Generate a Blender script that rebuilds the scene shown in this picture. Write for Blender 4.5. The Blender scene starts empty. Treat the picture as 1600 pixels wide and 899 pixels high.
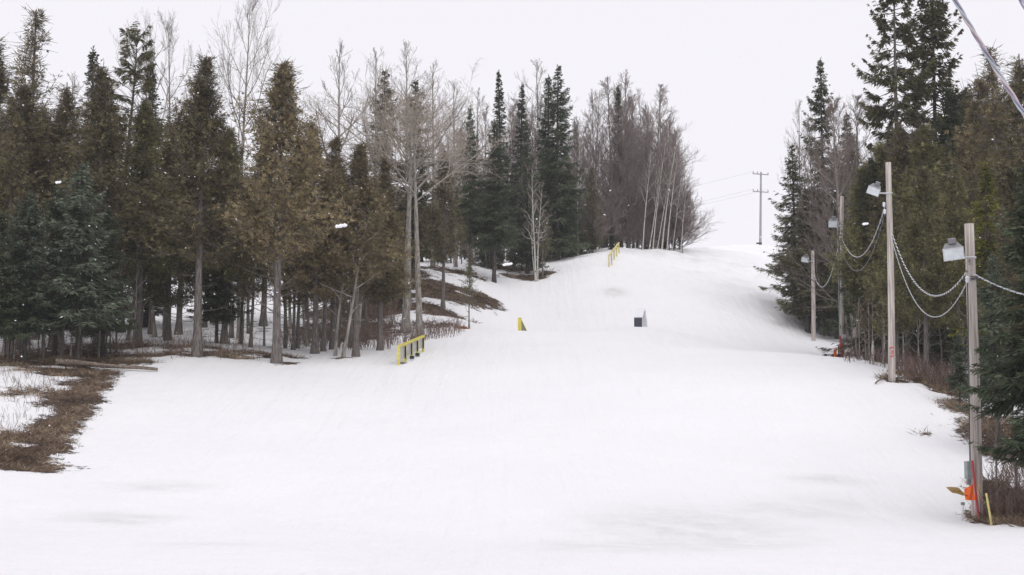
import bpy, math, random
import numpy as np
R = math.radians
random.seed(7)
rng = np.random.default_rng(11)
scene = bpy.context.scene
COL = scene.collection

# ------------------------------------------------------------------ camera
F = 2200.0                       # focal length in pixels of a 1600 px wide picture
HY = 640.0                       # row of the horizon in that picture
PITCH = math.atan((HY - 449.5) / F)
cam_d = bpy.data.cameras.new('camera')
cam_d.sensor_width = 36.0
cam_d.lens = 36.0 * F / 1600.0
cam_d.clip_start = 0.1
cam_d.clip_end = 4000.0
cam = bpy.data.objects.new('camera', cam_d)
COL.objects.link(cam)
cam.location = (0, 0, 0)
cam.rotation_euler = (R(90) + PITCH, 0, 0)
scene.camera = cam
CP, SP = math.cos(PITCH), math.sin(PITCH)

# ------------------------------------------------------------------ world: overcast sky
w = bpy.data.worlds.new('World')
scene.world = w
w.use_nodes = True
nt = w.node_tree
nt.nodes.clear()
out = nt.nodes.new('ShaderNodeOutputWorld')
bg = nt.nodes.new('ShaderNodeBackground')
sky = nt.nodes.new('ShaderNodeTexSky')
sky.sky_type = 'NISHITA'
sky.sun_disc = False
sky.sun_elevation = R(56)
sky.sun_rotation = R(166)
hs = nt.nodes.new('ShaderNodeHueSaturation')
hs.inputs['Saturation'].default_value = 0.10
mx = nt.nodes.new('ShaderNodeMix'); mx.data_type = 'RGBA'
mx.inputs[0].default_value = 0.94          # thick cloud deck over the clear sky
mx.inputs[7].default_value = (9.55, 9.4, 9.95, 1)
nt.links.new(sky.outputs[0], hs.inputs['Color'])
nt.links.new(hs.outputs[0], mx.inputs[6])
nt.links.new(mx.outputs[2], bg.inputs['Color'])
bg.inputs['Strength'].default_value = 0.10
nt.links.new(bg.outputs[0], out.inputs['Surface'])

sl = bpy.data.lights.new('sun', 'SUN')
sl.energy = 0.88
sl.angle = R(50)
sl.color = (1.0, 0.97, 0.93)
so = bpy.data.objects.new('sun', sl)
COL.objects.link(so)
so.rotation_euler = (R(34), 0, R(14))

scene.view_settings.view_transform = 'Standard'
scene.view_settings.look = 'None'
scene.view_settings.exposure = 0.0
scene.view_settings.gamma = 1.0
scene.view_settings.use_curve_mapping = False
scene.cycles.use_denoising = True
scene.cycles.denoising_prefilter = 'ACCURATE'
scene.cycles.denoising_input_passes = 'RGB_ALBEDO_NORMAL'
scene.cycles.max_bounces = 8
scene.cycles.diffuse_bounces = 5
scene.cycles.volume_bounces = 1
scene.cycles.transparent_max_bounces = 6
scene.render.film_transparent = False

# ------------------------------------------------------------------ picture <-> world helpers
def at(px, py, D):
    """world point seen at pixel (px,py) at distance D along +Y"""
    u = (px - 800.0) / F; v = (449.5 - py) / F
    d = np.array([u, CP - v * SP, SP + v * CP])
    return d * (D / d[1])
def project(P):
    x, y, z = P
    f = y * CP + z * SP
    return 800 + F * x / f, 449.5 - F * (-y * SP + z * CP) / f

# ------------------------------------------------------------------ object helpers
def tag(o, label=None, cat=None, group=None, kind=None):
    if label: o['label'] = label
    if cat: o['category'] = cat
    if group: o['group'] = group
    if kind: o['kind'] = kind
    return o
def empty(name, loc, label, cat, group=None, rz=0.0):
    o = bpy.data.objects.new(name, None)
    COL.objects.link(o)
    o.location = loc; o.rotation_euler = (0, 0, rz)
    o.empty_display_size = 0.2
    return tag(o, label, cat, group)
def obj(name, me, parent=None, loc=None):
    o = bpy.data.objects.new(name, me)
    COL.objects.link(o)
    if parent is not None: o.parent = parent
    if loc is not None: o.location = loc
    return o

class MB:
    """collects quads / tris as numpy blocks and turns them into one mesh"""
    def __init__(s):
        s.v = []; s.f = []; s.t = []; s.n = 0
    def add(s, V, Fc, tone=None):
        V = np.asarray(V, float).reshape(-1, 3); Fc = np.asarray(Fc, int)
        if Fc.shape[1] == 3: Fc = np.hstack([Fc, -np.ones((len(Fc), 1), int)])
        s.f.append(np.where(Fc >= 0, Fc + s.n, -1)); s.v.append(V)
        s.t.append(np.full(len(V), 0.5) if tone is None else np.broadcast_to(tone, (len(V),)).astype(float))
        s.n += len(V)
        return s
    def box(s, c, size, M=None):
        sx, sy, sz = [q / 2 for q in size]
        V = np.array([[x, y, z] for z in (-sz, sz) for y in (-sy, sy) for x in (-sx, sx)], float)
        if M is not None: V = V @ np.asarray(M).T
        V = V + np.asarray(c, float)
        return s.add(V, [[0, 2, 3, 1], [4, 5, 7, 6], [0, 1, 5, 4], [2, 6, 7, 3], [0, 4, 6, 2], [1, 3, 7, 5]])
    def tubes(s, P, Rr, m=5, cap=False, tone=None):
        """P (N,k,3) centre lines, Rr (N,k) radii"""
        P = np.asarray(P, float); Rr = np.asarray(Rr, float)
        if P.ndim == 2: P = P[None]; Rr = np.broadcast_to(Rr, P.shape[:2])
        N, k, _ = P.shape
        T = np.empty_like(P)
        T[:, 1:-1] = P[:, 2:] - P[:, :-2]; T[:, 0] = P[:, 1] - P[:, 0]; T[:, -1] = P[:, -1] - P[:, -2]
        T /= np.linalg.norm(T, axis=2, keepdims=True) + 1e-9
        ref = np.where(np.abs(T[:, :1, 2:3]) > 0.8, np.array([1.0, 0, 0]), np.array([0, 0, 1.0]))
        ref = np.broadcast_to(ref, P.shape)
        U = np.cross(T, ref); U /= np.linalg.norm(U, axis=2, keepdims=True) + 1e-9
        W = np.cross(T, U)
        a = np.arange(m) * 2 * math.pi / m
        V = P[:, :, None] + Rr[:, :, None, None] * (np.cos(a)[None, None, :, None] * U[:, :, None] + np.sin(a)[None, None, :, None] * W[:, :, None])
        i = np.arange(N)[:, None, None] * k * m; j = np.arange(k - 1)[None, :, None] * m; q = np.arange(m)[None, None, :]
        q2 = (q + 1) % m
        Fc = np.stack([i + j + q, i + j + q2, i + j + m + q2, i + j + m + q], -1).reshape(-1, 4)
        tn = None
        if tone is not None: tn = np.repeat(np.asarray(tone, float), k * m)
        s.add(V.reshape(-1, 3), Fc, tn)
        if cap:
            for n in range(N):
                for e, rr in ((0, 1), (k - 1, -1)):
                    base = s.n - N * k * m + n * k * m + e * m
                    c = P[n, e]
                    ids = [base + x for x in range(m)]
                    s.v.append(c[None]); s.t.append(np.array([0.5])); ci = s.n; s.n += 1
                    s.f.append(np.array([[ids[x], ids[(x + 1) % m], ci, -1][::1] for x in range(m)]))
        return s
    def kites(s, B, Dr, Nn, L, W, tone, mid=0.45):
        """leaf cards: base B, direction Dr, side vector Nn, length L, width W"""
        Dr = Dr / (np.linalg.norm(Dr, axis=1, keepdims=True) + 1e-9)
        S = np.cross(Dr, Nn); S /= np.linalg.norm(S, axis=1, keepdims=True) + 1e-9
        L = np.asarray(L)[:, None]; W = np.asarray(W)[:, None] / 2
        V = np.stack([B, B + Dr * L * mid + S * W, B + Dr * L, B + Dr * L * mid - S * W], 1)
        n = len(B)
        Fc = np.arange(n * 4).reshape(n, 4)
        return s.add(V.reshape(-1, 3), Fc, np.repeat(tone, 4))
    def build(s, name, mat, parent=None, smooth=False, loc=None, link=True):
        me = bpy.data.meshes.new(name)
        V = np.concatenate(s.v); Fc = np.concatenate(s.f); T = np.concatenate(s.t)
        cnt = np.where(Fc[:, 3] < 0, 3, 4)
        idx = Fc.reshape(-1); idx = idx[idx >= 0]
        me.vertices.add(len(V)); me.vertices.foreach_set('co', V.reshape(-1))
        me.loops.add(len(idx)); me.loops.foreach_set('vertex_index', idx)
        me.polygons.add(len(Fc))
        st = np.concatenate([[0], np.cumsum(cnt)[:-1]])
        me.polygons.foreach_set('loop_start', st)
        try: me.polygons.foreach_set('loop_total', cnt)
        except Exception: pass
        me.polygons.foreach_set('use_smooth', np.full(len(Fc), smooth))
        a = me.attributes.new('tone', 'FLOAT', 'POINT'); a.data.foreach_set('value', T)
        me.update(calc_edges=True)
        me.materials.append(mat)
        if not link: return me
        return obj(name, me, parent, loc)

def rotz(a):
    c, s_ = math.cos(a), math.sin(a); return np.array([[c, -s_, 0], [s_, c, 0], [0, 0, 1]])
def rotx(a):
    c, s_ = math.cos(a), math.sin(a); return np.array([[1, 0, 0], [0, c, -s_], [0, s_, c]])
def roty(a):
    c, s_ = math.cos(a), math.sin(a); return np.array([[c, 0, s_], [0, 1, 0], [-s_, 0, c]])

# ------------------------------------------------------------------ materials
def material(name):
    m = bpy.data.materials.new(name); m.use_nodes = True
    n = m.node_tree; n.nodes.clear()
    o = n.nodes.new('ShaderNodeOutputMaterial')
    b = n.nodes.new('ShaderNodeBsdfPrincipled')
    n.links.new(b.outputs[0], o.inputs[0])
    return m, n, b, o
def ramp(n, stops, fac):
    r = n.nodes.new('ShaderNodeValToRGB')
    e = r.color_ramp.elements
    e[0].position, e[0].color = stops[0][0], (*stops[0][1], 1)
    e[1].position, e[1].color = stops[-1][0], (*stops[-1][1], 1)
    for p, c in stops[1:-1]:
        x = e.new(p); x.color = (*c, 1)
    n.links.new(fac, r.inputs[0]); return r
def plain(name, col, rough=0.6, spec=0.3, metal=0.0, noise=0.15, scale=8.0):
    m, n, b, o = material(name)
    tc = n.nodes.new('ShaderNodeTexCoord'); nz = n.nodes.new('ShaderNodeTexNoise')
    nz.inputs['Scale'].default_value = scale; nz.inputs['Detail'].default_value = 5
    n.links.new(tc.outputs['Object'], nz.inputs['Vector'])
    lo = tuple(c * (1 - noise) for c in col); hi = tuple(min(1, c * (1 + noise)) for c in col)
    r = ramp(n, [(0.3, lo), (0.7, hi)], nz.outputs[0])
    n.links.new(r.outputs[0], b.inputs['Base Color'])
    b.inputs['Roughness'].default_value = rough; b.inputs['Specular IOR Level'].default_value = spec
    b.inputs['Metallic'].default_value = metal
    return m
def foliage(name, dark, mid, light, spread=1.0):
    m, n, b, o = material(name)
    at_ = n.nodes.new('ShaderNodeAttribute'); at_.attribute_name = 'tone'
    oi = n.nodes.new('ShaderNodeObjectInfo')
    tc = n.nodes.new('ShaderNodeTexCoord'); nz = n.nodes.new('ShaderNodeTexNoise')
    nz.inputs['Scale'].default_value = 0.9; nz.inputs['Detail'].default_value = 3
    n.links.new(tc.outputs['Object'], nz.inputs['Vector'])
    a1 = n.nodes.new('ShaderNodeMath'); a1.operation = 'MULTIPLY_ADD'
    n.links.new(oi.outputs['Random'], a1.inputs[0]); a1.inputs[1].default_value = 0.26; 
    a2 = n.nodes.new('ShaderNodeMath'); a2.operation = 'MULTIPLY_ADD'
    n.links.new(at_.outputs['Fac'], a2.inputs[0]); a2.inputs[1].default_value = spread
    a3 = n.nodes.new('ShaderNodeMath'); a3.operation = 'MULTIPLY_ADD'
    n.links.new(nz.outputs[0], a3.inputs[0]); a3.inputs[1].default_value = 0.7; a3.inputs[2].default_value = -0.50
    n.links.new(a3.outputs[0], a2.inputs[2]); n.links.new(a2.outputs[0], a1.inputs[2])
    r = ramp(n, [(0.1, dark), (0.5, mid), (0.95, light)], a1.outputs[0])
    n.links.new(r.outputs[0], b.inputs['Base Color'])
    b.inputs['Roughness'].default_value = 0.75; b.inputs['Specular IOR Level'].default_value = 0.15
    tr = n.nodes.new('ShaderNodeBsdfTranslucent'); n.links.new(r.outputs[0], tr.inputs[0])
    mxs = n.nodes.new('ShaderNodeMixShader'); mxs.inputs[0].default_value = 0.25
    n.links.new(b.outputs[0], mxs.inputs[1]); n.links.new(tr.outputs[0], mxs.inputs[2])
    n.links.new(mxs.outputs[0], o.inputs[0])
    return m
def bark(name, a, c, sx=30, sz=3.0, thr=(0.35, 0.65)):
    m, n, b, o = material(name)
    tc = n.nodes.new('ShaderNodeTexCoord'); mp = n.nodes.new('ShaderNodeMapping')
    mp.inputs['Scale'].default_value = (sx, sx, sz)
    nz = n.nodes.new('ShaderNodeTexNoise'); nz.inputs['Scale'].default_value = 1.0; nz.inputs['Detail'].default_value = 6
    n.links.new(tc.outputs['Object'], mp.inputs[0]); n.links.new(mp.outputs[0], nz.inputs['Vector'])
    r = ramp(n, [(thr[0], a), (thr[1], c)], nz.outputs[0])
    n.links.new(r.outputs[0], b.inputs['Base Color'])
    bp = n.nodes.new('ShaderNodeBump'); bp.inputs['Strength'].default_value = 0.6; bp.inputs['Distance'].default_value = 0.03
    n.links.new(nz.outputs[0], bp.inputs['Height']); n.links.new(bp.outputs[0], b.inputs['Normal'])
    b.inputs['Roughness'].default_value = 0.85; b.inputs['Specular IOR Level'].default_value = 0.2
    return m

M = {}
M['cedar'] = foliage('cedar_foliage', (0.052, 0.045, 0.026), (0.178, 0.152, 0.080), (0.36, 0.30, 0.17))
M['cedar_green'] = foliage('cedar_green_foliage', (0.054, 0.053, 0.025), (0.180, 0.170, 0.074), (0.36, 0.34, 0.155))
M['cedar_orange'] = foliage('cedar_orange_foliage', (0.058, 0.048, 0.029), (0.198, 0.160, 0.088), (0.37, 0.295, 0.165))
M['spruce'] = foliage('spruce_foliage', (0.026, 0.036, 0.022), (0.082, 0.105, 0.062), (0.20, 0.235, 0.145))
M['spruce_blue'] = foliage('spruce_blue_foliage', (0.030, 0.044, 0.030), (0.120, 0.150, 0.102), (0.32, 0.36, 0.27))
M['spruce_olive'] = foliage('spruce_olive_foliage', (0.046, 0.045, 0.028), (0.145, 0.138, 0.078), (0.30, 0.28, 0.155))
M['pine_bright'] = foliage('pine_bright_foliage', (0.07, 0.075, 0.022), (0.23, 0.235, 0.055), (0.40, 0.39, 0.10))
M['bark_cedar'] = bark('cedar_bark', (0.085, 0.072, 0.066), (0.23, 0.205, 0.19))
M['bark_dark'] = bark('dark_bark', (0.035, 0.030, 0.028), (0.12, 0.10, 0.092))
M['bark_pale'] = bark('pale_bark', (0.16, 0.145, 0.13), (0.40, 0.37, 0.33), 14, 2.0)
M['bark_birch'] = bark('birch_bark', (0.17, 0.155, 0.14), (0.54, 0.52, 0.48), 3.0, 5.0, (0.33, 0.45))
M['twig_tan'] = plain('tan_twigs', (0.40, 0.345, 0.29), 0.8, 0.1)
M['twig_purple'] = plain('purple_twigs', (0.26, 0.215, 0.20), 0.8, 0.1)
M['twig_brown'] = plain('brown_twigs', (0.19, 0.15, 0.125), 0.8, 0.1)
M['pole_wood'] = bark('pole_wood', (0.30, 0.255, 0.225), (0.62, 0.565, 0.53), 26, 0.9, (0.33, 0.62))
M['yellow'] = plain('yellow_paint', (0.66, 0.58, 0.085), 0.5, 0.3, noise=0.25, scale=7)
M['yellow_faded'] = plain('faded_yellow_paint', (0.66, 0.58, 0.22), 0.5, 0.3, noise=0.2, scale=5)
M['grey_panel'] = plain('grey_panel', (0.46, 0.46, 0.48), 0.5, 0.3, noise=0.12, scale=3)
M['black'] = plain('black_rubber', (0.03, 0.03, 0.035), 0.6, 0.3)
M['dark_slate'] = plain('dark_slate_panel', (0.055, 0.06, 0.085), 0.5, 0.3)
M['white_board'] = plain('white_board', (0.80, 0.80, 0.83), 0.4, 0.4, noise=0.05)
M['lamp_grey'] = plain('lamp_housing', (0.22, 0.22, 0.23), 0.5, 0.4)
M['lamp_glass'] = plain('lamp_glass', (0.68, 0.72, 0.75), 0.12, 0.6, noise=0.12, scale=5)
M['galv'] = plain('galvanised_steel', (0.62, 0.62, 0.64), 0.4, 0.5, 0.3)
M['box_green'] = plain('grey_green_box', (0.30, 0.36, 0.33), 0.5, 0.3)
M['box_grey'] = plain('grey_box', (0.45, 0.46, 0.49), 0.45, 0.4)
M['orange'] = plain('orange_cloth', (0.95, 0.17, 0.035), 0.6, 0.2, noise=0.08)
M['red'] = plain('red_paint', (0.50, 0.035, 0.055), 0.5, 0.4)
M['red_mark'] = plain('red_marking', (0.62, 0.10, 0.12), 0.7, 0.1)
M['tan_blade'] = plain('tan_plastic', (0.30, 0.19, 0.055), 0.5, 0.3, noise=0.3, scale=12)
M['fresh_wood'] = plain('fresh_wood', (0.62, 0.50, 0.34), 0.7, 0.1)
M['cable_white'] = plain('white_cable', (0.66, 0.68, 0.72), 0.5, 0.4)
M['cable_dark'] = plain('dark_cable', (0.06, 0.06, 0.07), 0.5, 0.4)
M['cable_grey'] = plain('grey_cable', (0.28, 0.30, 0.33), 0.5, 0.4)
M['cable_blue'] = plain('blue_cable', (0.36, 0.42, 0.48), 0.45, 0.4)
M['cable_pink'] = plain('pink_cable', (0.52, 0.44, 0.46), 0.45, 0.4)
M['cable_mauve'] = plain('mauve_cable', (0.32, 0.27, 0.36), 0.45, 0.4)
M['log'] = bark('log_bark', (0.10, 0.078, 0.062), (0.28, 0.23, 0.19), 12, 12)
M['snowflake'] = plain('snow_flake', (0.92, 0.92, 0.94), 0.6, 0.1, noise=0.01)
M['util'] = plain('grey_utility_wood', (0.33, 0.32, 0.33), 0.8, 0.1)
def grassmat():
    m, n, b, o = material('dead_grass')
    a = n.nodes.new('ShaderNodeAttribute'); a.attribute_name = 'tone'
    r = ramp(n, [(0.0, (0.06, 0.042, 0.032)), (0.4, (0.19, 0.135, 0.097)), (0.75, (0.34, 0.26, 0.18)), (1.0, (0.48, 0.39, 0.27))], a.outputs['Fac'])
    n.links.new(r.outputs[0], b.inputs['Base Color']); b.inputs['Roughness'].default_value = 0.85
    b.inputs['Specular IOR Level'].default_value = 0.1
    return m
M['grass'] = grassmat()
def twigmat():
    m, n, b, o = material('brush_stems')
    a = n.nodes.new('ShaderNodeAttribute'); a.attribute_name = 'tone'
    r = ramp(n, [(0.0, (0.07, 0.045, 0.04)), (0.6, (0.18, 0.12, 0.10)), (1.0, (0.33, 0.25, 0.20))], a.outputs['Fac'])
    n.links.new(r.outputs[0], b.inputs['Base Color']); b.inputs['Roughness'].default_value = 0.85
    return m
M['brush'] = twigmat()

# ------------------------------------------------------------------ terrain
ROWS = {
 22: [(-400,860),(0,890),(400,897),(800,899),(1200,905),(1600,915),(2200,880)],
 30: [(-600,700),(-200,790),(0,812),(300,825),(800,838),(1200,850),(1500,860),(1620,852),(2200,800)],
 37: [(-500,640),(-150,712),(0,745),(150,757),(400,762),(800,765),(1200,785),(1400,806),(1527,824),(1620,812),(2000,770)],
 45: [(-400,590),(-100,630),(0,652),(100,664),(200,672),(300,674),(800,678),(1200,680),(1450,684),(1560,690),(1700,680),(2100,660)],
 52: [(-300,573),(0,586),(120,594),(200,603),(400,606),(800,612),(1200,602),(1393,590),(1500,610),(1600,620),(1900,610)],
 58: [(-300,558),(0,560),(200,556),(300,551),(400,560),(500,566),(620,568),(800,575),(1200,570),(1330,566),(1400,580),(1500,592),(1600,590),(1900,580)],
 64: [(-300,546),(0,545),(200,535),(350,536),(450,547),(560,548),(620,552),(660,549),(760,540),(850,545),(1000,550),(1200,551),(1290,556),(1350,563),(1420,578),(1600,575),(1900,570)],
 70: [(-300,540),(0,534),(300,528),(500,543),(600,545),(700,530),(850,527),(1000,533),(1150,547),(1300,562),(1400,570),(1600,560),(1900,550)],
 76: [(0,522),(300,517),(500,530),(620,535),(720,519),(800,517),(950,516),(1050,530),(1200,556),(1300,572),(1400,563),(1600,548)],
 82: [(0,510),(300,505),(500,512),(620,512),(700,508),(770,517),(850,523),(950,513),(1000,506),(1060,518),(1150,545),(1250,560),(1350,560),(1600,540)],
 90: [(0,495),(300,490),(500,488),(600,470),(660,468),(720,484),(770,512),(830,528),(870,524),(950,515),(1050,518),(1150,532),(1230,546),(1300,552),(1400,545),(1600,530)],
 98: [(0,480),(300,478),(500,466),(600,430),(650,425),(700,438),(770,462),(830,490),(900,485),(1000,480),(1100,486),(1180,505),(1230,520),(1300,536),(1400,535),(1600,520)],
 106: [(0,468),(300,462),(500,450),(600,415),(650,413),(720,416),(780,430),(820,440),(870,430),(940,416),(1000,432),(1100,448),(1180,464),(1230,480),(1300,505),(1600,505)],
 114: [(0,458),(300,450),(500,436),(600,410),(700,406),(800,415),(850,413),(900,402),(945,394),(970,396),(1000,403),(1100,423),(1180,437),(1230,454),(1300,488),(1600,490)],
 125: [(0,448),(300,440),(500,425),(600,410),(700,403),(800,410),(850,406),(900,398),(950,387),(1000,389),(1050,391),(1100,399),(1180,413),(1230,430),(1300,465),(1600,470)],
 140: [(0,440),(300,430),(600,412),(800,408),(950,392),(1050,388),(1100,389),(1180,399),(1230,414),(1300,445),(1600,450)],
 170: [(0,428),(600,408),(800,405),(950,394),(1050,387),(1130,384.5),(1190,386),(1230,396),(1300,430),(1600,430)],
 205: [(0,420),(600,405),(950,395),(1050,392),(1120,384),(1160,381),(1190,381),(1230,383),(1300,400),(1600,410)],
 260: [(0,424),(600,414),(1100,400),(1200,398),(1600,414)],
}
ds, prof = [], []
for D in (-80, 0, 12):
    ds.append(D); prof.append(([-200, 200], [-1.9, -1.9] if D < 5 else [-2.2, -2.2]))
for D, row in ROWS.items():
    P = [at(px, py, D) for px, py in row]
    ds.append(D); prof.append(([p[0] for p in P], [p[2] for p in P]))
ds.append(500); prof.append(([-200, 200], [28, 28]))
ds.append(2500); prof.append(([-200, 200], [5, 5]))
ys = np.concatenate([np.arange(-80, 10, 6.0), np.arange(10, 140, 0.4), np.arange(140, 270, 1.6), np.array([280, 300, 330, 370, 430, 520, 640, 780.0])])
xs = np.concatenate([np.array([-780, -500, -300, -180, -120, -95, -80.0]), np.arange(-72, 62, 0.4), np.array([64, 70, 80, 95, 120, 180, 300, 500, 780.0])])
Zr = np.array([np.interp(xs, a, b) for a, b in prof])
Z = np.array([np.interp(ys, ds, Zr[:, i]) for i in range(len(xs))]).T      # (ny,nx)
def blur(Z, n, axis):
    for _ in range(n):
        a = np.roll(Z, 1, axis); b = np.roll(Z, -1, axis)
        if axis == 0: a[0] = Z[0]; b[-1] = Z[-1]
        else: a[:, 0] = Z[:, 0]; b[:, -1] = Z[:, -1]
        Z = 0.25 * a + 0.5 * Z + 0.25 * b
    return Z
Z = blur(blur(Z, 14, 0), 10, 1)

def vnoise(X, Y, s, seed):
    r = np.random.default_rng(seed).random((64, 64))
    x = X / s; y = Y / s
    xi = np.floor(x).astype(int); yi = np.floor(y).astype(int); fx = x - xi; fy = y - yi
    fx = fx * fx * (3 - 2 * fx); fy = fy * fy * (3 - 2 * fy)
    g = lambda a, b: r[a % 64, b % 64]
    return (g(xi, yi) * (1 - fx) + g(xi + 1, yi) * fx) * (1 - fy) + (g(xi, yi + 1) * (1 - fx) + g(xi + 1, yi + 1) * fx) * fy
XX, YY = np.meshgrid(xs, ys)
def rawz(x, y):
    i = np.clip(np.searchsorted(xs, x) - 1, 0, len(xs) - 2); j = np.clip(np.searchsorted(ys, y) - 1, 0, len(ys) - 2)
    fx = (x - xs[i]) / (xs[i + 1] - xs[i]); fy = (y - ys[j]) / (ys[j + 1] - ys[j])
    return (Z[j, i] * (1 - fx) + Z[j, i + 1] * fx) * (1 - fy) + (Z[j + 1, i] * (1 - fx) + Z[j + 1, i + 1] * fx) * fy
def gpt(px, D):
    """ground point in column px at distance D"""
    x = (px - 800) / F * D
    for _ in range(4):
        z = rawz(x, D); x = (px - 800) / F * (D * CP + z * SP)
    return np.array([x, D, z])

# bare (snow-free) patches, ellipses on the ground: (px column, distance, half width m, half depth m, strength)
PATCH = [(22,38.6,1.4,1.2,1.15),(8,40,1.2,1.5,1.0),(45,41.0,1.1,2.2,1.15),(62,43.4,1.1,2.4,1.15),(82,46.0,1.2,2.4,1.2),(102,48.5,1.2,2.3,1.2),(122,51,1.2,2.0,1.15),(105,53.4,2.0,1.6,1.05),(30,55,3.0,1.3,1.0),
         (150,56.5,2.6,1.2,1.0),(60,58,3.5,2.0,1.0),(240,58.5,1.8,0.8,.9),(350,58.5,1.3,0.8,1.1),(150,62,3.5,1.6,.7),(300,61,1.5,1.0,.75),(440,59.5,1.0,0.6,1.0),(385,60,1.3,0.7,.9),
         (-60,48,2.4,4.0,1.0),(620,92,3.4,2.8,1.2),(560,88,3.5,4.0,1.2),(540,80,3.0,5.0,.9),(700,94.5,2.8,2.4,1.25),(750,96,1.6,1.8,1.15),(640,88,2.6,1.8,1.0),(690,86.5,1.5,1.1,1.15),(600,98,3.4,3.0,1.0),
         (665,82,2.2,1.5,.55),(735,86,.5,.5,1.0),(820,107,1.9,1.5,1.1),(850,108,1.0,1.0,1.0),(790,112,3,2.5,.8),(700,103,3.0,1.6,.8),
         (1425,55,0.9,1.2,1.1),(1455,53.5,.9,1.6,1.2),(1480,52,1.0,2.0,1.1),(1395,52.3,.6,.5,1.0),(1500,48.5,.7,1.2,.9),(1550,36.0,.55,.7,1.0),(1580,36.6,.9,1.8,1.2),(1600,34.8,.7,1.2,1.15),
         (1560,39,.8,1.5,.9),(1600,44,1.6,4.0,1.0),(1525,37.0,.35,.35,1.0),(1447,45.2,.22,.14,.75),(1540,56,3,4,.9),(303,58,.5,.4,.95),(447,57.5,.5,.4,1.0),(536,60,.6,.4,.9),(655,77,.55,.5,.95),(634,80,.6,.5,.95)]
HOLES = [(2,45,1.6,3.6,.75),(30,51,1.9,1.8,.7),(-60,48,1.4,5,.7),(78,54.4,1.1,.35,.7),(680,90.5,1.6,.8,.9),(660,84.5,2,.8,.7),(40,41,.5,.6,.8),(62,46.6,.35,.5,.9),(92,50.2,.45,.5,.9),(30,42.8,.35,.5,.9),(112,52.2,.4,.4,.9),(725,95.3,.8,.5,.8),(645,92.5,.7,.7,.85),(615,96,.7,.6,.8)]
def bare_at(X, Y):
    B = np.zeros_like(X)
    for px, D, a, b, s in PATCH:
        c = gpt(px, D)
        B = np.maximum(B, s * np.exp(-0.8 * (((X - c[0]) / a) ** 2 + ((Y - c[1]) / b) ** 2) ** 1.3))
    for px, D, a, b, s in HOLES:
        c = gpt(px, D)
        B = B * (1 - s * np.exp(-(((X - c[0]) / a) ** 2 + ((Y - c[1]) / b) ** 2) ** 1.5))
    return B
B = bare_at(XX, YY)
# woodland floor: partly melted out under the trees
def edge_left(y):  return np.interp(y, [30, 45, 58, 66, 80, 95, 108, 125, 140, 170], [-22, -18, -14, -9, -8, -5, 1, 6, 12, 14])
def edge_right(y): return np.interp(y, [30, 37, 45, 52, 62, 75, 95, 120, 160], [12.5, 13, 15, 15.5, 16.5, 20, 22, 27, 34])
forest = ((XX < edge_left(YY)) & (YY > 57)) | ((XX > edge_right(YY)) & (YY > 33))
litter = 0.30 * (vnoise(XX, YY, 2.6, 5) > 0.60) + 0.06
litter = litter * np.clip((XX - edge_right(YY)) / 3, 0, 1) * 1.9 * (XX > 0) + litter * (XX <= 0)
B = np.where(forest & (YY < 130), np.maximum(B, litter), B)
ice_chop = np.zeros_like(B)
for px, D, a, b, s in [(1080,31.5,2.6,3.6,.85),(980,28,2.2,1.6,.7),(1240,35,1.8,1.6,.7),(1190,30,1.3,1.6,.7),(1290,37,1.0,1.2,.6),(175,31,1.2,.9,.85),(235,31.5,.9,.4,.7),(255,36.5,1.3,.8,.75),(330,27,1.2,.5,.4),(960,101,.9,1.0,1.2),(1290,40,1.2,.5,.8),(780,113,0,0,0)]:
    if a == 0: continue
    c = gpt(px, D)
    ice_chop = np.maximum(ice_chop, s * np.exp(-(((XX - c[0]) / a) ** 2 + ((YY - c[1]) / b) ** 2) ** 1.5))
# relief: gentle swells, groomer ridges, chopped snow near the crest, rough turf where bare
near = np.clip((YY - 12) / 10, 0, 1) * np.clip((230 - YY) / 60, 0, 1)
Z0 = Z.copy()
Z = Z + near * (0.16 * (vnoise(XX, YY, 7.0, 1) - .5) + 0.07 * (vnoise(XX, YY, 2.3, 2) - .5) + 0.035 * (vnoise(XX, YY, 0.9, 3) - .5))
chop = np.exp(-(((XX - 18) / 11) ** 2 + ((YY - 120) / 22) ** 2))
Z = Z + chop * (0.40 * (vnoise(XX, YY, 1.9, 4) - .5) + 0.30 * (vnoise(XX, YY, 0.85, 14) - .5))
ice_chop = np.maximum(ice_chop, chop ** 3 * 0.55 * (vnoise(XX, YY, 1.0, 15) > .66))  # darker specks painted into the colour to bring out the chopped relief
Z = Z + np.clip(B, 0, 1) * (0.22 * (vnoise(XX, YY, 0.8, 6) - .5) + 0.12 * (vnoise(XX, YY, 1.7, 8) - .3))
nx, ny = len(xs), len(ys)
V = np.stack([XX, YY, Z], -1).reshape(-1, 3)
jj, ii = np.meshgrid(np.arange(ny - 1), np.arange(nx - 1), indexing='ij')
q = (jj * nx + ii).reshape(-1)
Fq = np.stack([q, q + 1, q + nx + 1, q + nx], -1)

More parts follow.
